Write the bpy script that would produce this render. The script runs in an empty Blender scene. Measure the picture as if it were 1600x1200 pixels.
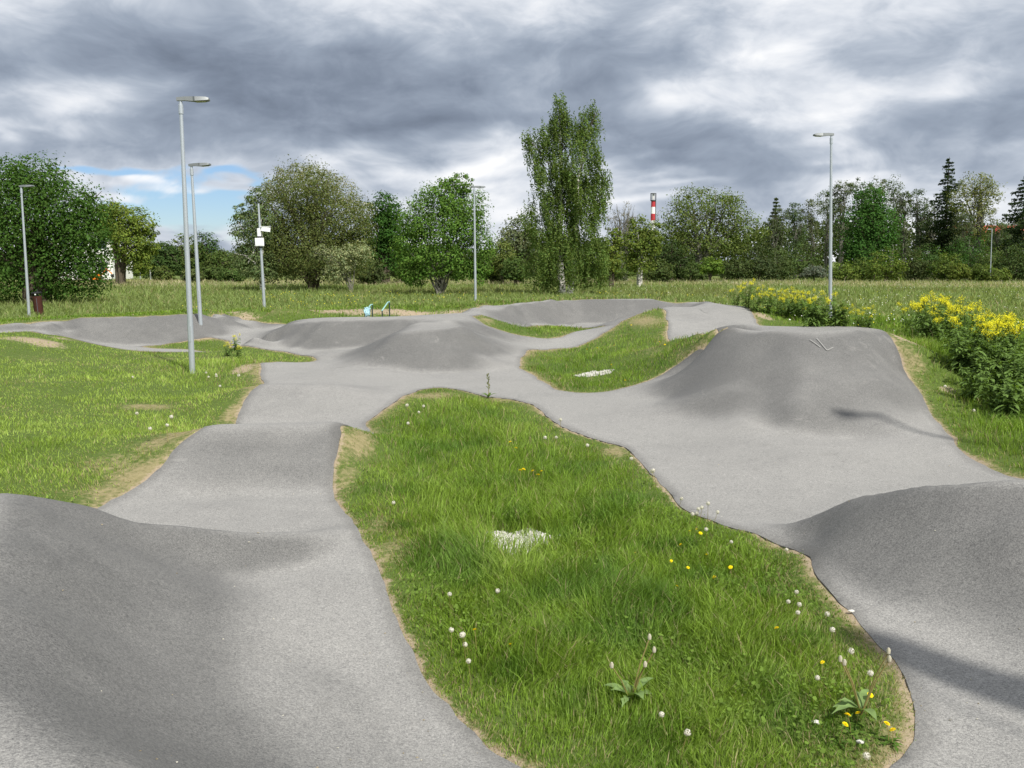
import bpy, math, random
import numpy as np
from mathutils import Vector, Matrix
R = math.radians
random.seed(7)
rng = np.random.default_rng(11)
S = bpy.context.scene
COL = S.collection

# ------------------------------------------------------------------ camera
cam_d = bpy.data.cameras.new('camera')
cam_d.lens = 31.5; cam_d.sensor_width = 36; cam_d.clip_end = 3000; cam_d.clip_start = .05
cam = bpy.data.objects.new('camera', cam_d); COL.objects.link(cam)
cam.location = (0, 0, 2.5); cam.rotation_euler = (R(90 - 7.85), 0, 0)
S.camera = cam
S.render.resolution_x = 1024; S.render.resolution_y = 768
S.view_settings.view_transform = 'Standard'; S.view_settings.look = 'None'
S.view_settings.exposure = 0.95; S.view_settings.gamma = 1

# ------------------------------------------------------------------ light
SUN_AZ, SUN_EL = R(147), R(50)              # azimuth from +Y towards +X
sd = bpy.data.lights.new('sun', 'SUN'); sd.energy = 3.2; sd.angle = R(1.9); sd.color = (1, .955, .88)
sun = bpy.data.objects.new('sun', sd); COL.objects.link(sun)
sv = Vector((math.sin(SUN_AZ) * math.cos(SUN_EL), math.cos(SUN_AZ) * math.cos(SUN_EL), math.sin(SUN_EL)))
sun.rotation_euler = sv.to_track_quat('Z', 'Y').to_euler()


class N:
    """a node socket one can do arithmetic with"""
    def __init__(s, t, o): s.t = t; s.o = o
    def m(s, op, *a, clamp=False):
        n = s.t.nodes.new('ShaderNodeMath'); n.operation = op; n.use_clamp = clamp
        for i, v in enumerate((s,) + a):
            if isinstance(v, N): s.t.links.new(v.o, n.inputs[i])
            else: n.inputs[i].default_value = v
        return N(s.t, n.outputs[0])
    def __add__(s, b): return s.m('ADD', b)
    __radd__ = __add__
    def __mul__(s, b): return s.m('MULTIPLY', b)
    __rmul__ = __mul__
    def __sub__(s, b): return s.m('SUBTRACT', b)
    def __truediv__(s, b): return s.m('DIVIDE', b)
    def clamp(s): return s.m('ADD', 0.0, clamp=True)


def node(t, typ, **kw):
    n = t.nodes.new(typ)
    for k, v in kw.items(): setattr(n, k, v)
    return n


def noise(t, vec, scale, detail=4, rough=.55, dist=0.0, out=0, dims='3D'):
    n = node(t, 'ShaderNodeTexNoise', noise_dimensions=dims)
    n.inputs['Scale'].default_value = scale; n.inputs['Detail'].default_value = detail
    n.inputs['Roughness'].default_value = rough; n.inputs['Distortion'].default_value = dist
    if vec is not None: t.links.new(vec, n.inputs['Vector'])
    return N(t, n.outputs[out])


def sstep(x, a, b):
    n = node(x.t, 'ShaderNodeMapRange', interpolation_type='SMOOTHSTEP')
    x.t.links.new(x.o, n.inputs[0]); n.inputs[1].default_value = a; n.inputs[2].default_value = b
    return N(x.t, n.outputs[0])


def mix(t, f, a, b, blend='MIX'):
    n = node(t, 'ShaderNodeMix', data_type='RGBA', blend_type=blend)
    if isinstance(f, N): t.links.new(f.o, n.inputs[0])
    else: n.inputs[0].default_value = f
    for i, v in ((6, a), (7, b)):
        if isinstance(v, N): t.links.new(v.o, n.inputs[i])
        else: n.inputs[i].default_value = (*v, 1)
    return N(t, n.outputs[2])


def build_world():
    w = bpy.data.worlds.new('World'); S.world = w; w.use_nodes = True
    t = w.node_tree; t.nodes.clear()
    out = node(t, 'ShaderNodeOutputWorld')
    sky = node(t, 'ShaderNodeTexSky', sky_type='NISHITA', sun_disc=False)
    sky.sun_elevation = SUN_EL; sky.sun_rotation = SUN_AZ
    sky.air_density = 1; sky.dust_density = .1; sky.ozone_density = 1.4
    bsky = node(t, 'ShaderNodeBackground'); bsky.inputs[1].default_value = .052
    tint = mix(t, 1.0, N(t, sky.outputs[0]), (.66, .80, 1.06), 'MULTIPLY'); t.links.new(tint.o, bsky.inputs[0])
    tc = node(t, 'ShaderNodeTexCoord'); sep = node(t, 'ShaderNodeSeparateXYZ')
    t.links.new(tc.outputs['Generated'], sep.inputs[0])
    x, y, z = (N(t, sep.outputs[i]) for i in range(3))
    zz = z.m('MAXIMUM', 0.0)
    den = zz + .19
    comb = node(t, 'ShaderNodeCombineXYZ')
    t.links.new((x / den).o, comb.inputs[0]); t.links.new((y / den).o, comb.inputs[1])
    P = comb.outputs[0]
    wrp = noise(t, P, .9, 2, .5, out=1)
    vm = node(t, 'ShaderNodeVectorMath', operation='MULTIPLY_ADD')
    t.links.new(wrp.o, vm.inputs[0]); vm.inputs[1].default_value = (.9, .9, .9); t.links.new(P, vm.inputs[2])
    n1 = noise(t, vm.outputs[0], .62, 5, .56)
    sc_ = node(t, 'ShaderNodeVectorMath', operation='MULTIPLY'); t.links.new(tc.outputs['Generated'], sc_.inputs[0]); sc_.inputs[1].default_value = (1, 1, 2.1)
    wv = noise(t, sc_.outputs[0], 5, 2, .5, out=1)
    vm2 = node(t, 'ShaderNodeVectorMath', operation='MULTIPLY_ADD'); t.links.new(wv.o, vm2.inputs[0]); vm2.inputs[1].default_value = (.16, .16, .16); t.links.new(sc_.outputs[0], vm2.inputs[2])
    n2 = noise(t, vm2.outputs[0], 4.6, 6, .56)
    n4 = noise(t, vm2.outputs[0], 17, 4, .6)
    az = x.m('ARCTAN2', y) ; el = z.m('ARCSINE')
    ws = node(t, 'ShaderNodeSeparateXYZ'); w2 = noise(t, P, 1.3, 3, .6, out=1); t.links.new(w2.o, ws.inputs[0])
    azw = az + (N(t, ws.outputs[0]) - .5) * .22
    elw = el + (N(t, ws.outputs[1]) - .5) * .11
    field = None
    for (a, e, sx, sy, amp) in [(-0.436,0.21,0.136,0.036,-0.237),(-0.191,0.184,0.186,0.054,-0.361),(-0.027,0.212,0.157,0.043,-0.209),(0.069,0.174,0.086,0.043,-0.19),(-0.259,0.114,0.143,0.02,-0.095),(0.136,0.229,0.114,0.029,-0.171),(0.484,0.137,0.086,0.025,-0.237),(0.259,0.114,0.186,0.02,-0.237),(0.389,0.22,0.086,0.029,-0.114),(-0.069,0.138,0.143,0.016,-0.266),(-0.364,0.132,0.114,0.018,-0.095),(0.354,0.095,0.129,0.011,-0.114),(-0.416,0.159,0.054,0.027,0.336),(-0.474,0.135,0.036,0.01,0.24),(-0.219,0.113,0.021,0.016,0.224),(0.255,0.215,0.05,0.021,0.24),(0.38,0.18,0.071,0.027,0.176),(0.345,0.158,0.032,0.013,0.096),(0.164,0.162,0.029,0.014,0.2),(-0.014,0.098,0.05,0.017,0.288),(-0.385,0.08,0.032,0.011,0.336),(0.166,0.099,0.086,0.01,0.224),(0.335,0.112,0.043,0.009,0.12),(-0.049,0.081,0.043,0.011,0.2),(0.139,0.073,0.043,0.011,0.24),(0.477,0.172,0.043,0.013,0.16),(0.109,0.254,0.043,0.014,0.096),(-0.307,0.038,0.021,0.021,0.24),(-0.139,0.087,0.043,0.014,0.16),(-0.502,0.118,0.014,0.014,0.24),(0.055,0.199,0.043,0.021,0.096),(-0.253,0.082,0.043,0.01,0.16),(0.0,1.2,3.5,0.5,0.12),(3.14,0.5,1.5,0.6,0.2)]:
        u = (azw - a) * (1 / sx); v = (elw - e) * (1 / sy)
        g = ((u * u + v * v) * -1.0).m('EXPONENT') * amp if False else (u * u + v * v).m('MULTIPLY', -1.0).m('EXPONENT') * amp
        field = g if field is None else field + g
    b = field + (n1 - .5) * .75 + (n2 - .5) * 1.15 + (n4 - .5) * .42
    b = b + .66
    ramp = node(t, 'ShaderNodeValToRGB'); t.links.new(b.o, ramp.inputs[0])
    cr = ramp.color_ramp; cr.interpolation = 'LINEAR'
    pts = [(0.0,(0.1384,0.1683,0.2232)),(0.22,(0.2086,0.2502,0.3231)),(0.42,(0.305,0.3564,0.4397)),(0.58,(0.4452,0.4969,0.5776)),(0.74,(0.6724,0.7084,0.7682)),(0.92,(0.9047,0.9131,0.9301))]
    cr.elements[0].position = pts[0][0]; cr.elements[0].color = (*pts[0][1], 1)
    cr.elements[1].position = pts[-1][0]; cr.elements[1].color = (*pts[-1][1], 1)
    for p, c in pts[1:-1]:
        e = cr.elements.new(p); e.color = (*c, 1)
    bcl = node(t, 'ShaderNodeBackground'); bcl.inputs[1].default_value = 0.57
    t.links.new(ramp.outputs[0], bcl.inputs[0])
    # the gap of clear sky low on the left
    gap = None
    for (a, e, sx, sy, amp) in [(-0.344,0.044,0.086,0.039,0.68),(-0.411,0.092,0.054,0.008,0.56),(-0.318,0.07,0.043,0.014,0.36),(-0.307,0.095,0.043,0.005,0.44),(-0.375,0.05,0.043,0.021,0.24)]:
        u = (azw - a) * (1 / sx); v = (elw - e) * (1 / sy)
        g = (u * u + v * v).m('MULTIPLY', -1.0).m('EXPONENT') * amp
        gap = g if gap is None else gap + g
    gap = sstep(gap * 1.15 + (n2 - .5) * .9 + (n4 - .5) * .9, .28, .74)
    mx = node(t, 'ShaderNodeMixShader')
    t.links.new(gap.o, mx.inputs[0]); t.links.new(bcl.outputs[0], mx.inputs[1]); t.links.new(bsky.outputs[0], mx.inputs[2])
    t.links.new(mx.outputs[0], out.inputs[0])
build_world()

# ------------------------------------------------------------------ materials
MATS = {}
def new_mat(name):
    m = bpy.data.materials.new(name); m.use_nodes = True
    t = m.node_tree; t.nodes.clear(); MATS[name] = m
    return m, t


def principled(t, col, rough=.8, metal=0.0, spec=.3, bump=None, bstr=.3, bdist=.01):
    p = node(t, 'ShaderNodeBsdfPrincipled'); o = node(t, 'ShaderNodeOutputMaterial')
    if isinstance(col, N): t.links.new(col.o, p.inputs['Base Color'])
    else: p.inputs['Base Color'].default_value = (*col, 1)
    if isinstance(rough, N): t.links.new(rough.o, p.inputs['Roughness'])
    else: p.inputs['Roughness'].default_value = rough
    p.inputs['Metallic'].default_value = metal; p.inputs['Specular IOR Level'].default_value = spec
    if bump is not None:
        b = node(t, 'ShaderNodeBump'); b.inputs['Strength'].default_value = bstr; b.inputs['Distance'].default_value = bdist
        t.links.new(bump.o, b.inputs['Height']); t.links.new(b.outputs[0], p.inputs['Normal'])
    t.links.new(p.outputs[0], o.inputs[0])
    return p


def pos(t):
    return node(t, 'ShaderNodeNewGeometry').outputs['Position']
def objc(t):
    return node(t, 'ShaderNodeTexCoord').outputs['Object']
def attr(t, name, fac=True):
    a = node(t, 'ShaderNodeAttribute', attribute_name=name)
    return N(t, a.outputs['Fac'] if fac else a.outputs['Color'])


def simple(name, col, rough=.6, metal=0.0, var=.15, scale=8, spec=.4, bstr=.15):
    m, t = new_mat(name)
    n = noise(t, objc(t), scale, 5, .6)
    c = mix(t, n, tuple(v * (1 - var) for v in col), tuple(min(1, v * (1 + var)) for v in col))
    principled(t, c, rough, metal, spec, n, bstr)
    return m


def leafy(name, trans=.35, rough=.55, spec=.25):
    """foliage: colour comes from the mesh's own 'Col' attribute (each leaf has its own tint)"""
    m, t = new_mat(name)
    c = attr(t, 'Col', False)
    p = node(t, 'ShaderNodeBsdfPrincipled'); t.links.new(c.o, p.inputs['Base Color'])
    p.inputs['Roughness'].default_value = rough; p.inputs['Specular IOR Level'].default_value = spec
    tr = node(t, 'ShaderNodeBsdfTranslucent')
    c2 = mix(t, 1.0, c, (1.2, 1.25, .5), 'MULTIPLY'); t.links.new(c2.o, tr.inputs[0])
    mx = node(t, 'ShaderNodeMixShader'); mx.inputs[0].default_value = trans
    t.links.new(p.outputs[0], mx.inputs[1]); t.links.new(tr.outputs[0], mx.inputs[2])
    o = node(t, 'ShaderNodeOutputMaterial'); t.links.new(mx.outputs[0], o.inputs[0])
    return m


leafy('leaf', .35, .7, .1); leafy('grass_blade', .38, .5, .2); leafy('petal', .3, .7, .1)


def asphalt_mat():
    m, t = new_mat('asphalt')
    P = pos(t)
    grain = noise(t, P, 190, 2, .7)
    grain2 = noise(t, P, 70, 3, .7)
    vor = node(t, 'ShaderNodeTexVoronoi'); vor.inputs['Scale'].default_value = 85; t.links.new(P, vor.inputs['Vector'])
    stone = sstep(N(t, vor.outputs['Distance']), .12, .34)
    big = noise(t, P, .55, 5, .6, .4)
    mid = noise(t, P, 3.2, 5, .62, .3)
    level_tone = attr(t, 'level_tone'); edge = attr(t, 'edge')
    f = (level_tone * .92 + (big - .5) * .8 + (mid - .5) * .42 + .02).clamp()
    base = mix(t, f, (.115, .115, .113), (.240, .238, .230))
    g3 = noise(t, P, 24, 4, .75)
    sp = (grain - .5) * 1.9 + (grain2 - .5) * 1.9 + (g3 - .5) * .55 + .5
    base = mix(t, sp.clamp() * .72, base, (.02, .02, .021), 'MIX') if False else base
    dark = mix(t, 1.0, base, (.45, .45, .46), 'MULTIPLY'); light = mix(t, 1.0, base, (1.42, 1.41, 1.38), 'MULTIPLY')
    base = mix(t, sp.clamp(), dark, light)
    ve = node(t, 'ShaderNodeTexVoronoi', feature='DISTANCE_TO_EDGE'); ve.inputs['Scale'].default_value = .42
    wq = noise(t, P, 1.6, 5, .65, out=1); va = node(t, 'ShaderNodeVectorMath', operation='MULTIPLY_ADD')
    t.links.new(wq.o, va.inputs[0]); va.inputs[1].default_value = (.9, .9, .9); t.links.new(P, va.inputs[2]); t.links.new(va.outputs[0], ve.inputs['Vector'])
    crack = sstep(N(t, ve.outputs['Distance']), .006, .001) * sstep(noise(t, P, .5, 2, .5), .52, .6)
    base = mix(t, crack * .28, base, (.05, .05, .05))
    stain = sstep(noise(t, P, 1.3, 6, .7, .8), .60, .72)
    base = mix(t, stain * .22, base, (.10, .095, .085))
    pale = sstep(noise(t, P, .9, 6, .72, 1.5), .60, .75)
    base = mix(t, pale * .3, base, (.34, .33, .31))
    wh = sstep(noise(t, P, 105, 1, .5), .70, .76)                   # pale chips of aggregate and seeds
    base = mix(t, wh * .35, base, (.36, .35, .33))
    e2 = sstep(edge + (noise(t, P, 9, 3, .6) - .5) * .08, .15, .02)
    base = mix(t, e2 * .34, base, (.07, .068, .063))
    bmp = stone * .5 + grain2 * .8 + grain * .35
    rough = sp.clamp() * .15 + .72
    principled(t, base, rough, 0, .35, bmp, .55, .006)
asphalt_mat()


def ground_mat():
    m, t = new_mat('ground')
    P = pos(t)
    big = noise(t, P, .06, 6, .6); mid = noise(t, P, .9, 6, .62); fine = noise(t, P, 14, 5, .7); f2 = noise(t, P, 55, 3, .7)
    bare = attr(t, 'bare'); far = attr(t, 'far'); soil = attr(t, 'soil')
    turf = mix(t, fine, (.040, .070, .014), (.11, .15, .035))
    straw = mix(t, fine, (.10, .095, .035), (.33, .28, .16))
    earth = mix(t, f2, (.17, .13, .085), (.40, .33, .24))
    b = sstep(bare + (mid - .5) * .9 + (fine - .5) * .9, .40, .8)
    c = mix(t, b, turf, straw)
    s2 = sstep(soil + (mid - .5) * .7 + (fine - .5) * .8, .42, .68)
    c = mix(t, s2, c, earth)
    mead = mix(t, noise(t, P, .35, 6, .65), (.070, .105, .025), (.15, .19, .06))
    mead = mix(t, sstep(big, .45, .7) * .45, mead, (.17, .17, .07))
    c = mix(t, far, c, mead)
    principled(t, c, .95, 0, .1, fine + f2 * .6, .7, .02)
ground_mat()

simple('galvanised', (.46, .50, .54), .38, .55, .14, 26, .5, .08)
simple('lamp_grey', (.17, .185, .19), .5, .2, .08, 10)
simple('lamp_glass', (.22, .21, .16), .25, 0, .05, 10, .6)
simple('brown_plastic', (.085, .030, .026), .5, 0, .12, 12)
simple('black_plastic', (.015, .015, .017), .5)
simple('white_plastic', (.78, .79, .80), .45, 0, .04)
simple('rack_steel', (.025, .045, .05), .45, .3)
simple('rack_top', (.30, .52, .50), .35, .3)
simple('jacket_blue', (.36, .55, .62), .85, 0, .12, 14)
simple('jacket_white', (.82, .86, .86), .85, 0, .06, 14)
simple('bark', (.085, .070, .052), .95, 0, .45, 6, .1, .8)
simple('grey_bark', (.15, .145, .12), .95, 0, .35, 6, .1, .8)
simple('render_white', (.75, .75, .72), .9, 0, .06, 1.2)
simple('roof_red', (.36, .045, .035), .8, 0, .15, 3)
simple('chimney_red', (.38, .03, .04), .8, 0, .1, 2)
simple('chimney_white', (.74, .74, .74), .8, 0, .05, 2)
simple('chimney_dark', (.07, .07, .08), .7)
simple('orange_paint', (.75, .22, .015), .45)
simple('window_glass', (.03, .04, .05), .12, 0, .05, 3, .6)
simple('chalk', (.23, .23, .22), .95, 0, .2, 30)
simple('stone_white', (.50, .49, .45), .9, 0, .35, 60)
simple('post_white', (.62, .62, .60), .8)
simple('wood_grey', (.33, .30, .25), .9, 0, .3, 8)
simple('caster_grey', (.35, .36, .37), .5, .4)
simple('dandelion_stem', (.20, .17, .055), .6)


def birch_mat():
    m, t = new_mat('birch_bark')
    P = objc(t)
    mp = node(t, 'ShaderNodeMapping'); mp.inputs['Scale'].default_value = (1.4, 1.4, 5); t.links.new(P, mp.inputs[0])
    n = noise(t, mp.outputs[0], 1.5, 6, .7)
    c = mix(t, sstep(n, .50, .60), (.60, .58, .54), (.035, .032, .03))
    principled(t, c, .8, 0, .2, n, .5)
birch_mat()

# ------------------------------------------------------------------ object helpers
def link(o): COL.objects.link(o); return o
def tag(o, label=None, cat=None, group=None, kind=None):
    if label: o['label'] = label
    if cat: o['category'] = cat
    if group: o['group'] = group
    if kind: o['kind'] = kind
    return o
def empty(name, loc, rz=0, rx=0, ry=0):
    e = bpy.data.objects.new(name, None); e.location = loc; e.rotation_euler = (rx, ry, rz); e.empty_display_size = .2
    return link(e)


def mesh_np(name, V, F, mat, parent=None, smooth=False, cols=None, k=3, attrs=None):
    """V (n,3), F (m,k) with k = 3 or 4"""
    me = bpy.data.meshes.new(name)
    V = np.asarray(V, np.float32); F = np.asarray(F, np.int32)
    me.vertices.add(len(V)); me.vertices.foreach_set('co', V.ravel())
    me.loops.add(F.size); me.loops.foreach_set('vertex_index', F.ravel())
    me.polygons.add(len(F)); me.polygons.foreach_set('loop_start', np.arange(0, F.size, F.shape[1], dtype=np.int32))
    me.polygons.foreach_set('use_smooth', np.full(len(F), smooth))
    if cols is not None:
        a = me.color_attributes.new('Col', 'FLOAT_COLOR', 'POINT')
        c = np.ones((len(V), 4), np.float32); c[:, :3] = cols; a.data.foreach_set('color', c.ravel())
    if attrs:
        for n_, v in attrs.items():
            a = me.attributes.new(n_, 'FLOAT', 'POINT'); a.data.foreach_set('value', np.asarray(v, np.float32))
    me.update(calc_edges=True); me.validate()
    me.materials.append(MATS[mat])
    o = bpy.data.objects.new(name, me); link(o)
    if parent: o.parent = parent
    return o


class MB:
    """collects shapes, links them as one mesh"""
    def __init__(s): s.v = []; s.f = []
    def poly(s, vs, fs):
        b = len(s.v); s.v += [tuple(v) for v in vs]; s.f += [tuple(i + b for i in f) for f in fs]; return s
    def box(s, c, d, M=None, bev=0.0):
        x, y, z = (a / 2 for a in d)
        vs = []
        bv = min(bev, x * .9, y * .9)
        if bv > 0:
            ring = [(x - bv, -y), (x, -y + bv), (x, y - bv), (x - bv, y), (-x + bv, y), (-x, y - bv), (-x, -y + bv), (-x + bv, -y)]
        else: ring = [(x, -y), (x, y), (-x, y), (-x, -y)]
        n = len(ring)
        for zz in (-z, z): vs += [(a, b, zz) for a, b in ring]
        fs = [tuple(range(n))[::-1], tuple(range(n, 2 * n))] + [(i, (i + 1) % n, n + (i + 1) % n, n + i) for i in range(n)]
        vs = [Vector(v) for v in vs]
        if M is not None: vs = [M @ v for v in vs]
        return s.poly([v + Vector(c) for v in vs], fs)
    def tube(s, pts, rad, n=10, caps=True):
        pts = [Vector(p) for p in pts]
        if not hasattr(rad, '__len__'): rad = [rad] * len(pts)
        b = len(s.v)
        up = None
        for i, p in enumerate(pts):
            d = (pts[min(i + 1, len(pts) - 1)] - pts[max(i - 1, 0)]).normalized()
            if up is None: up = d.orthogonal().normalized()
            a = (up - d * up.dot(d)).normalized(); c = d.cross(a); up = a
            for k in range(n):
                t_ = 2 * math.pi * k / n
                s.v.append(tuple(p + (a * math.cos(t_) + c * math.sin(t_)) * rad[i]))
        for i in range(len(pts) - 1):
            for k in range(n):
                q = b + i * n; s.f.append((q + k, q + (k + 1) % n, q + n + (k + 1) % n, q + n + k))
        if caps:
            s.f.append(tuple(b + k for k in range(n))[::-1]); e = b + (len(pts) - 1) * n
            s.f.append(tuple(e + k for k in range(n)))
        return s
    def lathe(s, prof, n=16, c=(0, 0, 0)):
        b = len(s.v)
        for r, z in prof:
            for k in range(n):
                t_ = 2 * math.pi * k / n; s.v.append((c[0] + r * math.cos(t_), c[1] + r * math.sin(t_), c[2] + z))
        for i in range(len(prof) - 1):
            for k in range(n):
                q = b + i * n; s.f.append((q + k, q + (k + 1) % n, q + n + (k + 1) % n, q + n + k))
        s.f.append(tuple(b + k for k in range(n))[::-1]); e = b + (len(prof) - 1) * n
        s.f.append(tuple(e + k for k in range(n)))
        return s
    def build(s, name, mat, parent=None, smooth=True, loc=None):
        me = bpy.data.meshes.new(name); me.from_pydata(s.v, [], s.f); me.update()
        me.materials.append(MATS[mat])
        if smooth:
            me.polygons.foreach_set('use_smooth', [True] * len(me.polygons))
            me.set_sharp_from_angle(angle=R(38))
        o = bpy.data.objects.new(name, me); link(o)
        if parent: o.parent = parent
        if loc: o.location = loc
        return o

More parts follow.
